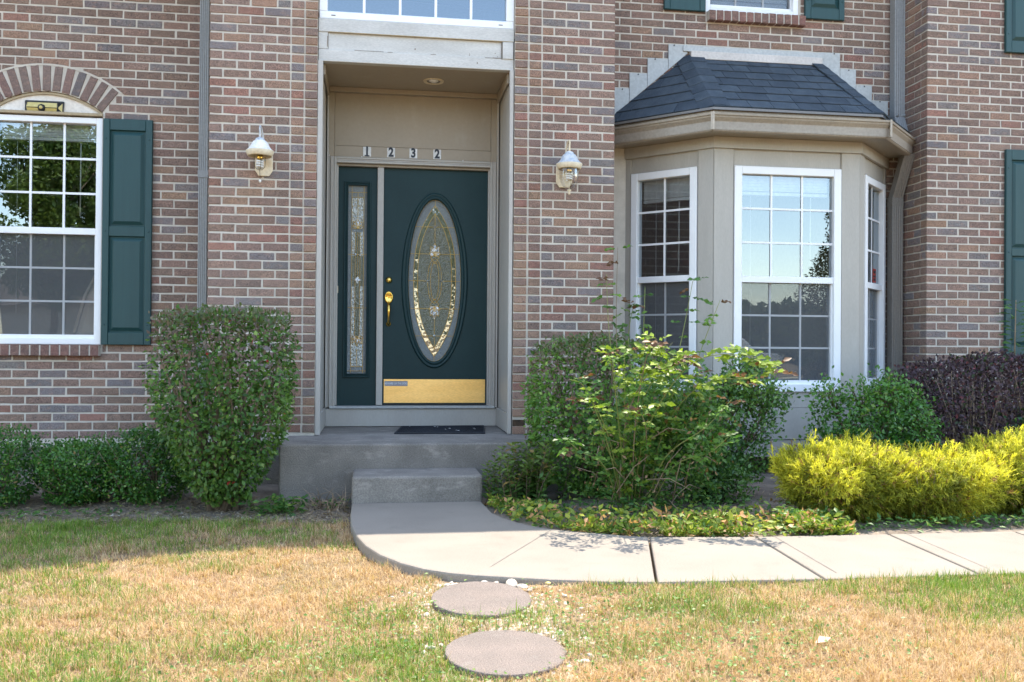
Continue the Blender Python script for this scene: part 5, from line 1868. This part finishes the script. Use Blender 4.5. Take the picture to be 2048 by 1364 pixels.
# rose
rs = thing('rose_bush', 'leggy rose bush with long green canes and sunlit leaves, right of the steps', 'rose bush', (0, 0, 0))
canes = [
    [(1.62, 5.70, -.04), (1.60, 5.75, .5), (1.55, 5.85, 1.0), (1.56, 5.88, 1.68)],
    [(1.60, 5.72, -.04), (1.56, 5.80, .6), (1.50, 5.85, 1.1), (1.48, 5.86, 1.50)],
    [(1.66, 5.70, -.04), (1.70, 5.75, .6), (1.72, 5.82, 1.0), (1.74, 5.85, 1.42)],
    [(1.70, 5.72, -.04), (1.85, 5.75, .6), (1.98, 5.8, 1.1), (2.06, 5.82, 1.48)],
    [(1.72, 5.70, -.04), (1.95, 5.75, .55), (2.10, 5.78, 1.0), (2.24, 5.8, 1.34)],
    [(1.55, 5.65, -.04), (1.50, 5.45, .45), (1.44, 5.25, .80), (1.42, 5.18, 1.02)],
    [(1.58, 5.62, -.04), (1.48, 5.40, .5), (1.55, 5.15, .86), (1.74, 5.0, .97)],
    [(1.60, 5.62, -.04), (1.60, 5.35, .5), (1.78, 5.08, .92), (2.05, 4.95, .98), (2.22, 4.90, .90)],
    [(1.55, 5.60, -.04), (1.38, 5.35, .45), (1.22, 5.12, .70), (1.12, 5.0, .74)],
    [(1.52, 5.60, -.04), (1.35, 5.35, .3), (1.15, 5.15, .42), (1.05, 5.05, .50)],
    [(1.66, 5.60, -.04), (1.72, 5.35, .35), (1.90, 5.15, .55), (2.02, 5.05, .72)],
    [(1.68, 5.58, -.04), (1.78, 5.35, .3), (1.95, 5.2, .40), (2.05, 5.12, .52)],
    [(1.62, 5.62, -.04), (1.62, 5.4, .4), (1.52, 5.15, .62), (1.40, 5.0, .66)],
    [(1.56, 5.62, -.04), (1.42, 5.5, .25), (1.25, 5.4, .33), (1.12, 5.3, .42)],
    [(1.70, 5.66, -.04), (1.76, 5.5, .5), (1.92, 5.25, .8), (2.14, 5.08, .84)],
    [(1.58, 5.66, -.04), (1.50, 5.6, .3), (1.36, 5.5, .55), (1.28, 5.45, .72)],
    [(1.66, 5.66, -.04), (1.70, 5.6, .4), (1.80, 5.5, .7), (1.92, 5.42, .86)],
    [(1.62, 5.66, -.04), (1.58, 5.55, .4), (1.62, 5.4, .75), (1.72, 5.3, .9)],
    [(1.70, 5.64, -.04), (1.82, 5.55, .25), (2.0, 5.45, .45), (2.12, 5.4, .62)],
    [(1.60, 5.64, -.04), (1.52, 5.5, .2), (1.40, 5.38, .35), (1.30, 5.3, .52)],
    [(1.64, 5.70, -.04), (1.66, 5.76, .6), (1.62, 5.82, 1.05), (1.66, 5.84, 1.30)],
    [(1.72, 5.68, -.04), (1.90, 5.6, .45), (2.05, 5.5, .72), (2.2, 5.42, .80)],
    [(1.56, 5.60, -.04), (1.44, 5.35, .5), (1.32, 5.08, .9), (1.24, 4.90, 1.0)],
    [(1.54, 5.58, -.04), (1.35, 5.3, .45), (1.16, 5.05, .78), (1.04, 4.92, .84)],
    [(1.58, 5.58, -.04), (1.52, 5.3, .55), (1.50, 5.02, .95), (1.50, 4.86, 1.05)],
]
def smooth_path(pts, k=5):
    pts = [Vector(p) for p in pts]
    res = []
    for i in range(len(pts) - 1):
        p0, p1, p2, p3 = pts[max(i - 1, 0)], pts[i], pts[i + 1], pts[min(i + 2, len(pts) - 1)]
        for j in range(k):
            t = j / k
            res.append(.5 * ((2 * p1) + (p2 - p0) * t + (2 * p0 - 5 * p1 + 4 * p2 - p3) * t * t + (3 * p1 - p0 - 3 * p2 + p3) * t ** 3))
    res.append(pts[-1])
    return res
r2 = np.random.default_rng(77)
LP, LA, LN, LC, LL = [], [], [], [], []
for ci, cpts in enumerate(canes):
    path = smooth_path(cpts)
    nP = len(path)
    MB().tube(path, [.0044 - .003 * i / nP for i in range(nP)], 6).build('cane', 'cane' if ci % 6 else 'deadcane', rs)
    # compound leaves: stalk with five leaflets
    for i in range(int(nP * .16), nP):
        for rep in range(5 if ci in (6, 7, 14, 24) and i > nP * .62 else 2):
            if r2.random() < (.45 if ci in (8, 9, 13, 19, 23) else .22):
                continue
            p = path[i]
            w = r2.uniform(0, 6.28)
            d = Vector((math.cos(w), math.sin(w) - .25, r2.uniform(-.55, .6))).normalized()
            ln = r2.uniform(.05, .09)
            sd_ = d.cross(Vector((0, 0, 1))).normalized()
            base = lerp_col((.045, .125, .026), (.15, .27, .045), np.array([r2.random()]))[0]
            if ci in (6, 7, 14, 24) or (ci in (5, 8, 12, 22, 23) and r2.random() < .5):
                base = lerp_col((.13, .21, .022), (.27, .36, .04), np.array([r2.random()]))[0]  # sunlit canes: sunlight painted in as a lighter, yellower leaf colour
            if i > nP - 3 and r2.random() < .5:
                base = np.array([.14, .07, .035])
            for (u, sg) in ((.45, 1), (.45, -1), (.8, 1), (.8, -1), (1.0, 0)):
                LP.append(p + d * ln * u)
                LA.append(d * (.5 if sg else 1) + sd_ * sg)
                LN.append((r2.normal() * .55, -.5 + r2.normal() * .6, .7 + r2.normal() * .35))
                LC.append(base * r2.uniform(.8, 1.25))
                LL.append(r2.uniform(.028, .052) * (1.25 if ci in (6, 7) else 1))
LP, LA, LN, LC, LL = map(np.array, (LP, LA, LN, LC, LL))
leaves('foliage', LP, LA, LN, LL, LL * .6, LC, 'leaf', rs)
kb = 4200
rb_ = np.random.default_rng(31)
bp = unit(rb_.normal(size=(kb, 3))) * (rb_.random(kb)[:, None] ** .45) * [.46, .26, .44] + [1.80, 5.58, .46]
bp += .06 * np.stack([np.sin(bp[:, 2] * 17), np.sin(bp[:, 0] * 15), np.sin(bp[:, 0] * 13 + bp[:, 2] * 9)], 1)
okb = (vnoise(bp, 6, 77) > .42) & (bp[:, 2] > -.02)
bp = bp[okb]
kb = len(bp)
leaves('inner_foliage', bp, rb_.normal(size=(kb, 3)) + [0, -.3, .1], rb_.normal(size=(kb, 3)) * .7 + [0, -.6, .7], rb_.uniform(.026, .048, kb), rb_.uniform(.015, .028, kb), mixcol(bp, rb_, ((.045, .13, .026), (.16, .29, .05)), (.25, .16, .06), .05, 6, 3), 'leaf', rs)
m = MB()
r3 = random.Random(4)
for k in range(26):
    a = Vector((1.6 + r3.uniform(-.3, .4), 5.5 + r3.uniform(-.2, .2), r3.uniform(.05, .5)))
    b_ = a + Vector((r3.uniform(-.25, .25), r3.uniform(-.25, .05), r3.uniform(-.05, .3)))
    m.tube([a, a.lerp(b_, .5) + Vector((0, 0, .04)), b_], [.004, .003, .0015], 5)
m.build('side_shoots', 'deadcane', rs, 'stuff')
dP = np.stack([r2.uniform(1.2, 2.1, 150), r2.uniform(5.15, 5.6, 150), r2.uniform(.1, .75, 150)], 1)
leaves('dry_leaves', dP, r2.normal(size=(150, 3)) + [0, 0, -1], r2.normal(size=(150, 3)) + [0, -1, 0], r2.uniform(.02, .04, 150), r2.uniform(.008, .018, 150), lerp_col((.20, .10, .05), (.30, .20, .11), r2.random(150)), 'leaf', rs)

# young shrub beside the step
ys = thing('young_shrub', 'small leafy shrub with reddish tips beside the right end of the step', 'shrub', (0, 0, 0))
r2 = np.random.default_rng(5)
q, ax, cc = [], [], []
m = MB()
for k in range(62):
    bx, by = .98 + r2.normal() * .10, 6.02 + r2.normal() * .10
    tx, ty, tz = bx + r2.normal() * .10, by - abs(r2.normal()) * .08, r2.uniform(.2, .40)
    m.tube([(bx, by, -.05), ((bx + tx) / 2, (by + ty) / 2, tz * .55), (tx, ty, tz)], [.004, .003, .001], 4)
    for j in range(24):
        u = .15 + .85 * j / 24
        q.append((bx + (tx - bx) * u, by + (ty - by) * u, -.05 + (tz + .05) * u))
        w = j * 2.4
        ax.append((math.cos(w), math.sin(w), .6))
        cc.append(np.array((.028, .08, .018)) * (1 - u) + np.array((.085, .13, .025)) * u if r2.random() > .15 * u else np.array((.15, .10, .03)))
m.build('stems', 'bark', ys, 'stuff')
q, ax, cc = np.array(q), np.array(ax), np.array(cc)
leaves('foliage', q, ax, np.tile([0, -.2, 1.0], (len(q), 1)) + r2.normal(size=(len(q), 3)) * .3, r2.uniform(.036, .068, len(q)), r2.uniform(.017, .029, len(q)), cc * 1.6 * r2.uniform(.8, 1.2, (len(q), 1)), 'leaf', ys)

# ground cover along the inside of the walk
r2 = np.random.default_rng(15)
n = 9000
x = r2.uniform(.72, 2.62, n)
back = np.interp(x, [.72, 1.0, 1.5, 2.1, 2.62], [6.0, 5.75, 5.35, 5.12, 4.95])
front = np.interp(x, [.70, .745, .82, .96, 1.08, 1.21, 1.45, 2.0, 2.7], [5.75, 5.42, 5.26, 5.06, 4.97, 4.905, 4.79, 4.73, 4.72]) + .0
u = r2.random(n) ** 1.3
y = front + (back - front) * u
hgt = .015 + .03 * np.clip((x - 1.6) / .6, 0, 1) * np.clip((2.5 - x) / .2, 0, 1) + .05 * np.clip(vnoise(np.stack([x, y, y * 0], 1), 5, 3), 0, 1) + .05 * np.clip(u, 0, .6)
z = zg(x, y) + hgt * r2.random(n) ** .6 + .01
P = np.stack([x, y, z], 1)
keepg = vnoise(P, 7, 17) - .10 * u > .44
P, x, y, u = P[keepg], x[keepg], y[keepg], u[keepg]
n = len(P)
c = mixcol(P, r2, ((.075, .16, .028), (.34, .40, .055)), (.60, .33, .15), .15, 5, 8)
ax = r2.normal(size=(n, 3)) * [1, 1, .6] + [0, -.2, .5]
leaves('ground_cover', P, ax, r2.normal(size=(n, 3)) * .7 + [0, -.35, .7], r2.uniform(.018, .048, n), r2.uniform(.008, .024, n), c, 'leaf', None)
nb = 1050
xb_ = r2.uniform(.78, 2.6, nb)
yb_ = np.interp(xb_, [.70, .745, .82, .96, 1.08, 1.21, 1.45, 2.0, 2.7], [5.75, 5.42, 5.26, 5.06, 4.97, 4.905, 4.79, 4.73, 4.72]) + .03 + np.abs(r2.normal(size=nb)) * .26
Pb = np.stack([xb_, yb_, zg(xb_, yb_) + .02 + .09 * r2.random(nb) ** 1.4 * (.5 + vnoise(np.stack([xb_, yb_, yb_ * 0], 1), 4, 23))], 1)
cb = mixcol(Pb, r2, ((.10, .20, .03), (.42, .44, .06)), (.55, .30, .14), .20, 6, 18)
leaves('broad_ground_cover', Pb, r2.normal(size=(nb, 3)) * [1, 1, .5] + [0, -.3, .1], r2.normal(size=(nb, 3)) * .5 + [0, -.4, .8], r2.uniform(.035, .065, nb), r2.uniform(.02, .036, nb), cb, 'leaf', None)
# broad weeds under the hedge and by the porch
def weeds(cx, cy, rx, ry, n, h, seed, cols=((.04, .12, .025), (.11, .22, .045)), L=(.025, .05)):
    r = np.random.default_rng(seed)
    x, y = cx + r.normal(size=n) * rx, cy + r.normal(size=n) * ry
    ok = ~in_walk(x, y, -.02)
    x, y = x[ok], y[ok]
    n = len(x)
    P = np.stack([x, y, zg(x, y) + h * r.random(n)], 1)
    return P, r.normal(size=(n, 3)) * [1, 1, .3] + [0, -.2, .3], r.normal(size=(n, 3)) * .4 + [0, -.3, 1], r.uniform(*L, n), mixcol(P, r, cols, (.18, .25, .05), .1, 6, seed)
sets = [weeds(1.65, 5.55, .22, .12, 420, .25, 21), weeds(1.35, 5.5, .15, .12, 240, .18, 22), weeds(2.40, 4.92, .16, .08, 260, .13, 1), weeds(3.2, 4.86, .5, .05, 420, .06, 2), weeds(4.0, 4.88, .3, .05, 260, .07, 3), weeds(.95, 5.55, .12, .12, 300, .07, 4), weeds(1.9, 5.3, .25, .1, 300, .14, 6),
        weeds(-.60, 6.02, .10, .06, 260, .10, 7, L=(.03, .06)), weeds(-.28, 6.15, .05, .04, 60, .05, 8), weeds(-2.15, 6.02, .25, .04, 120, .05, 9), weeds(-1.6, 6.1, .5, .05, 80, .04, 10)]
P, A, N, L, C = (np.concatenate([s[i] for s in sets]) for i in range(5))
leaves('weeds', P, A, N, L, L * .45, C, 'leaf', None)
# litter: dry leaves, twigs and straw on the beds
r2 = np.random.default_rng(25)
n = 10300
xa_ = np.concatenate([r2.uniform(-3.0, -.18, 8000), r2.uniform(.8, 4.6, 2300)])
ya_ = np.concatenate([bed_edge(xa_[:8000]) - .05 + (r2.random(8000) ** 1.5) * .75, r2.uniform(4.75, 6.9, 2300)])
ok = ~in_walk(xa_, ya_, .0)
xa_, ya_ = xa_[ok], ya_[ok]
n = len(xa_)
P = np.stack([xa_, ya_, zg(xa_, ya_) + .004 + .014 * r2.random(n)], 1)
thin = r2.random(n) < .72
L = np.where(thin, r2.uniform(.03, .09, n), r2.uniform(.02, .045, n))
W = np.where(thin, r2.uniform(.002, .004, n), L * .5)
C = lerp_col((.20, .145, .095), (.48, .39, .28), r2.random(n)) * np.where(thin, 1.0, .85)[:, None]
leaves('leaf_litter', P, r2.normal(size=(n, 3)) * [1, 1, .12], r2.normal(size=(n, 3)) * .3 + [0, 0, 1], L, W, C, 'leaf', None)
m = MB()
for k in range(60):
    if k < 34:
        a = Vector((-.30 + rnd.gauss(0, .09), 6.0 + rnd.gauss(0, .10), -.03))
    else:
        a = Vector((rnd.uniform(1.3, 2.1), rnd.uniform(4.95, 5.3), -.02))
    b_ = a + Vector((rnd.uniform(-.12, .12), rnd.uniform(-.08, .08), rnd.uniform(.02, .15)))
    m.tube([a, a.lerp(b_, .5) + Vector((rnd.uniform(-.02, .02), 0, .03)), b_], [.003, .0025, .001], 4)
m.build('dry_twigs', 'deadcane', None, 'stuff')
n = 220
x, y = r2.uniform(-2.6, -.3, n), 0
y = bed_edge(x) + r2.random(n) * .25
vs, fs = [], []
m = MB()
for k in range(n):
    s = r2.uniform(.003, .009)
    a, b_, z_ = x[k], y[k], float(zg(x[k], y[k]))
    m.add([(a - s, b_ - s * .7, z_), (a + s, b_ - s * .8, z_), (a + s * .7, b_ + s, z_), (a - s * .6, b_ + s, z_), (a, b_, z_ + s * .9)], [(0, 1, 4), (1, 2, 4), (2, 3, 4), (3, 0, 4)])
for k in range(1500):
    u = r2.random()
    a, b_ = .45 + r2.normal() * .20, 2.85 + 1.25 * u
    if ((a - .43) / .205) ** 2 + ((b_ - 3.765) / .258) ** 2 < 1 or ((a - .44) / .207) ** 2 + ((b_ - 3.11) / .233) ** 2 < 1 or in_walk(np.array([a]), np.array([b_]), .01)[0]:
        continue
    s = r2.uniform(.003, .012)
    z_ = float(zg(a, b_))
    w = r2.uniform(0, 6.28)
    q = [(a + s * r2.uniform(.6, 1.2) * math.cos(w + t), b_ + s * r2.uniform(.6, 1.2) * math.sin(w + t), z_) for t in (0, 1.2, 2.6, 3.8, 5.1)]
    m.add(q + [(a, b_, z_ + s * r2.uniform(.3, .8))], [(i, (i + 1) % 5, 5) for i in range(5)])
m.build('gravel', 'pebble', None, 'stuff')

# ------------------------------------------------------------------ grass
r2 = np.random.default_rng(99)
def grass(n, ylo, yhi, seed):
    r = np.random.default_rng(seed)
    y = ylo + (yhi - ylo) * r.random(n)
    xl, xh = -.44 * y - .25, .74 * y + .25
    x = xl + (xh - xl) * r.random(n)
    ok = ~in_walk(x, y, .012) & ((y < bed_edge(x) + r.normal(size=n) * .02) & (x < .3) | (y < 3.9))
    for (sx, sy, rx, ry) in ((.43, 3.765, .222, .262), (.44, 3.11, .225, .242)):
        ok &= ((x - sx) / rx) ** 2 + ((y - sy) / ry) ** 2 > 1
    return x[ok], y[ok], r
rt_ = np.random.default_rng(5)
NT = 29000
ty = 2.45 + 3.55 * rt_.random(NT) ** 1.25
tx = -.44 * ty - .25 + (1.18 * ty + .5) * rt_.random(NT)
per = 20
tid = np.repeat(np.arange(NT), per)
spread = rt_.uniform(.008, .030, NT)[tid]
x = tx[tid] + rt_.normal(size=NT * per) * spread
y = ty[tid] + rt_.normal(size=NT * per) * spread
ok = ~in_walk(x, y, .004) & (((y < bed_edge(x) + rt_.normal(size=len(x)) * .03) & (x < .3)) | (y < 3.9))
for (sx, sy, rx, ry) in ((.43, 3.765, .208, .248), (.44, 3.11, .211, .228)):
    ok &= ((x - sx) / rx) ** 2 + ((y - sy) / ry) ** 2 > 1
x, y, tid = x[ok], y[ok], tid[ok]
t_ang = rt_.uniform(0, 2 * math.pi, NT)
t_len = rt_.uniform(.65, 1.35, NT) * np.where(rt_.random(NT) < .06, 1.5, 1.0)
t_grn = rt_.normal(size=NT) * .55
t_ton = rt_.normal(size=NT)
n = len(x)
p3 = np.stack([x, y, np.zeros(n)], 1)
patch = vnoise(p3, 2.4, 5) * .6 + vnoise(p3, 8.0, 6) * .4
green_bias = np.zeros(n)
for (px, py, s, w) in ((-1.9, 5.2, .7, .42), (-1.3, 5.55, .45, .22), (-1.2, 3.3, .55, .20), (.05, 3.0, .32, .22), (.0, 3.75, .25, .12), (2.75, 3.75, .40, .20), (2.1, 2.75, .3, .10), (-.35, 4.95, .25, .16), (-1.7, 4.1, .5, .12),
                       (-.7, 4.35, .55, -.26), (1.5, 3.4, .45, -.12), (-.6, 3.6, .35, -.12), (.1, 4.15, .2, -.2)):
    green_bias += w * np.exp(-((x - px) ** 2 + (y - py) ** 2) / (2 * s * s))
pg = np.clip((patch - .53) * 2.0 + .13 + green_bias * 1.0 + t_grn[tid] * .22, .0, .85)
isg = r2.random(n) < pg
dense = vnoise(p3, 14, 8)
keep = r2.random(n) < np.clip(.42 + dense * 1.0, 0, 1)
near = np.clip(1 - np.hypot((x - .45) / .5, (y - 3.5) / .75), 0, 1)
keep &= r2.random(n) > near * .75
x, y, isg, tid = x[keep], y[keep], isg[keep], tid[keep]
n = len(x)
P = np.stack([x, y, zg(x, y) - .004], 1)
c = lerp_col((.42, .28, .15), (.76, .57, .365), np.clip(r2.random(n) * .7 + .15 + t_ton[tid] * .16, 0, 1))
red = r2.random(n) < .25
c[red] = lerp_col((.30, .17, .08), (.52, .31, .16), r2.random(red.sum()))
gcol = lerp_col((.10, .18, .03), (.27, .36, .06), r2.random(n))
blue = r2.random(n) < .3
gcol[blue] = gcol[blue] * [.75, .95, 1.15]
c[isg] = gcol[isg]
L = np.where(isg, r2.uniform(.020, .048, n), r2.uniform(.018, .042, n)) * (.6 + .8 * vnoise(P, 5, 12)) * t_len[tid]
W = np.where(isg, r2.uniform(.0019, .0032, n), r2.uniform(.0012, .0023, n)) * (1 + .12 * np.clip(y - 3, 0, 3))
ang = t_ang[tid] + r2.normal(size=n) * .9
lean = np.where(isg, np.abs(r2.normal(size=n)) * .75, np.abs(r2.normal(size=n)) * 1.7)
d = np.stack([np.cos(ang), np.sin(ang), np.zeros(n)], 1)
sde = np.stack([-np.sin(ang), np.cos(ang), np.zeros(n)], 1)
k1 = (d * lean[:, None] * .5 + [0, 0, 1])
k1 = unit(k1)
k2 = unit(d * lean[:, None] * 1.7 + [0, 0, .75])
mid = P + k1 * (L * .5)[:, None]
tip = mid + k2 * (L * .55)[:, None]
V = np.stack([P - sde * W[:, None] * .5, P + sde * W[:, None] * .5, mid - sde * W[:, None] * .42, mid + sde * W[:, None] * .42, tip], 1).reshape(-1, 3)
F = (np.arange(n)[:, None, None] * 5 + np.array([[0, 1, 3], [0, 3, 2], [2, 3, 4]])[None]).reshape(-1, 3)
Cv = np.repeat(c[:, None], 5, 1)
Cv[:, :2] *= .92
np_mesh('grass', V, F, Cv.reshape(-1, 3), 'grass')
# clover and small broad-leaved weeds in the lawn
n = 2600
cl = np.array([(r2.normal() * .32 + a, r2.normal() * .22 + b) for a, b in ((.25, 3.0), (1.05, 3.05), (.30, 3.6), (.95, 3.5), (-.4, 3.1), (1.2, 2.85)) for _ in range(n // 6)])
x, y = cl[:, 0], cl[:, 1]
ok = ~in_walk(x, y, .02)
for (sx, sy, rx, ry) in ((.43, 3.765, .20, .24), (.44, 3.11, .205, .22)):
    ok &= ((x - sx) / rx) ** 2 + ((y - sy) / ry) ** 2 > 1
x, y = x[ok], y[ok]
n = len(x)
P = np.stack([x, y, zg(x, y) + .008 + .03 * r2.random(n)], 1)
leaves('clover', P, r2.normal(size=(n, 3)) * [1, 1, .2], r2.normal(size=(n, 3)) * .3 + [0, -.2, 1], r2.uniform(.010, .02, n), r2.uniform(.009, .015, n), lerp_col((.07, .15, .03), (.17, .27, .06), r2.random(n)), 'leaf', None)
dlf = thing('fallen_leaf', 'single pale curled leaf lying in the dry lawn at the lower right', 'leaf', (0, 0, 0))
leaves('leaf_blade', np.array([[1.50, 2.98, .0]]), np.array([[1.0, .2, .3]]), np.array([[0, -.4, 1.0]]), [.07], [.035], np.array([[.66, .48, .36]]), 'leaf', dlf, None)
dn = thing('dandelion', 'tiny yellow flower among the white pebbles by the walkway', 'flower', (.735, 3.90, float(zg(.735, 3.9))))
MB().lathe([(.003, .015), (.012, .02), (.014, .024), (.006, .028), (0, .028)], (0, 0, 0), 12).build('flower_head', 'led', dn)
MB().tube([(0, 0, 0), (0, 0, .018)], .0015, 5).build('stem', 'cane', dn)

# ------------------------------------------------------------------ across the street: what the windows mirror
def tree(label, x, y, h, r, seed, conifer=False, n=9000, cols=((.03, .065, .012), (.10, .15, .03)), L=.11):
    t = thing('tree', label, 'tree', (x, y, -.1), 0, 'trees across the street')
    rr = random.Random(seed)
    r2 = np.random.default_rng(seed)
    m = MB().tube([(0, 0, 0), (.05, 0, h * .3), (0, .05, h * .62), (0, 0, h * (.97 if conifer else .85))], [r * .07, r * .055, r * .035, .01], 8)
    for k in range(18):
        z = h * rr.uniform(.3, .85)
        w = rr.uniform(0, 6.28)
        e = r * (1 - (z / h) if conifer else .8) * rr.uniform(.5, .95)
        m.tube([(0, 0, z * .9), (e * .5 * math.cos(w), e * .5 * math.sin(w), z), (e * math.cos(w), e * math.sin(w), z + .1 * h * (0 if conifer else 1))], [r * .025, r * .015, .008], 5)
    m.build('trunk', 'bark', t)
    if conifer:
        z = h * (.12 + .88 * r2.random(n) ** 1.2)
        rad = r * (1.04 - z / h) * np.sqrt(r2.random(n)) * (.75 + .5 * vnoise(np.stack([z, z * 0, z * 0], 1), 2.5, seed))
        w = r2.uniform(0, 6.28, n)
        P = np.stack([rad * np.cos(w), rad * np.sin(w), z], 1)
        P = P[vnoise(P, 2.2, seed) > .40]
    else:
        Ps = []
        for k in range(26):
            d = unit(r2.normal(size=(1, 3)))[0] * [r * .72, r * .72, h * .30]
            cpt = np.array([0, 0, h * .64]) + d
            q = unit(r2.normal(size=(n // 26, 3))) * (r * .34 * r2.random(n // 26)[:, None] ** .4)
            Ps.append(cpt + q)
        P = np.concatenate(Ps)
    k = len(P)
    c = lerp_col(cols[0], cols[1], np.clip(vnoise(P, 1.2, seed) + r2.normal(size=k) * .2, 0, 1))
    leaves('crown', P, r2.normal(size=(k, 3)), r2.normal(size=(k, 3)) + [0, 0, .6], r2.uniform(.6, 1.3, k) * L, r2.uniform(.4, .7, k) * L, c, 'leaf', t)
    return t
tree('broad green tree across the street, mirrored in the arched window', -10.3, -15.5, 8.6, 2.3, 1, n=30000, L=.16, cols=((.05, .10, .02), (.17, .24, .05)))
tree('green tree across the street, at the left in the arched window', -14.2, -14.5, 8.2, 1.8, 2, n=24000, cols=((.035, .075, .012), (.12, .17, .03)), L=.15)
for i, (tx, ty, th, tr_, lab) in enumerate(((-1.5, -25, 8.5, 2.9, 'rounded tree across the street, mirrored in the sidelight'), (3.2, -26, 9.5, 3.2, 'tall tree across the street, mirrored in the oval door glass'), (7.6, -27, 7.5, 2.6, 'smaller tree across the street, right of the tall one mirrored in the door glass'))):
    tree(lab, tx, ty, th, tr_, 40 + i, n=14000, cols=((.05, .08, .015), (.14, .17, .035)), L=.22)
tree('narrow evergreen across the street, mirrored in the bay window', 15.6, -14.5, 7.4, 2.4, 3, True, 30000, ((.035, .045, .018), (.085, .085, .04)))
tree('yellowish tree mirrored in the left pane of the bay window', -15.5, 1.0, 7.0, 2.6, 4, n=8000, cols=((.06, .08, .015), (.16, .17, .04)))
hs = thing('house', 'beige house with a brown roof across the street, mirrored in the windows', 'house', (-9.5, -32, -.1))
MB().box(-7, 7, -4, 4, 0, 3.0).build('wall', 'siding', hs)
MB().prism([(-7.6, -4.6, 2.9), (-7.6, 4.6, 2.9), (-7.6, 0, 6.3)], (15.2, 0, 0)).build('roof', 'roof2', hs)
wr2 = np.random.default_rng(3)
n = 16000
wx = wr2.uniform(8, 75, n)
htop = 3.1 + 1.5 * vnoise(np.stack([wx, wx * 0, wx * 0], 1), .35, 4) + .7 * vnoise(np.stack([wx, wx * 0, wx * 0], 1), 1.6, 5)
P = np.stack([wx, -52 + wr2.normal(size=n) * 1.5, htop * wr2.random(n) ** .7 - .1], 1)
leaves('woodland', P, wr2.normal(size=(n, 3)), wr2.normal(size=(n, 3)) + [0, .6, .4], wr2.uniform(.5, .9, n), wr2.uniform(.4, .7, n), lerp_col((.025, .05, .015), (.07, .10, .03), wr2.random(n)), 'leaf', None)
cr = thing('parked_car', 'pale pickup-sized car parked across the street, mirrored in the bay', 'car', (11.6, -16.5, -.12))
MB().prism([(-2.2, -.85, .35), (2.2, -.85, .35), (2.25, -.85, .95), (1.2, -.85, 1.05), (.8, -.85, 1.55), (-1.4, -.85, 1.58), (-2.15, -.85, 1.05)], (0, 1.7, 0)).build('body', 'carpaint', cr, None, .06)
MB().prism([(.75, .853, 1.07), (.62, .853, 1.48), (-1.3, .853, 1.5), (-1.85, .853, 1.08)], (0, .01, 0)).build('side_window', 'black', cr)
for x in (-1.35, 1.4):
    MB().lathe([(0, -.1), (.33, -.1), (.34, 0), (.33, .1), (0, .1)], (x, .82, .34), 20, 'y').build('wheel', 'tyre', cr)
MB().box(-2.22, -2.16, .5, .82, .8, 1.0).build('tail_light', 'red', cr)
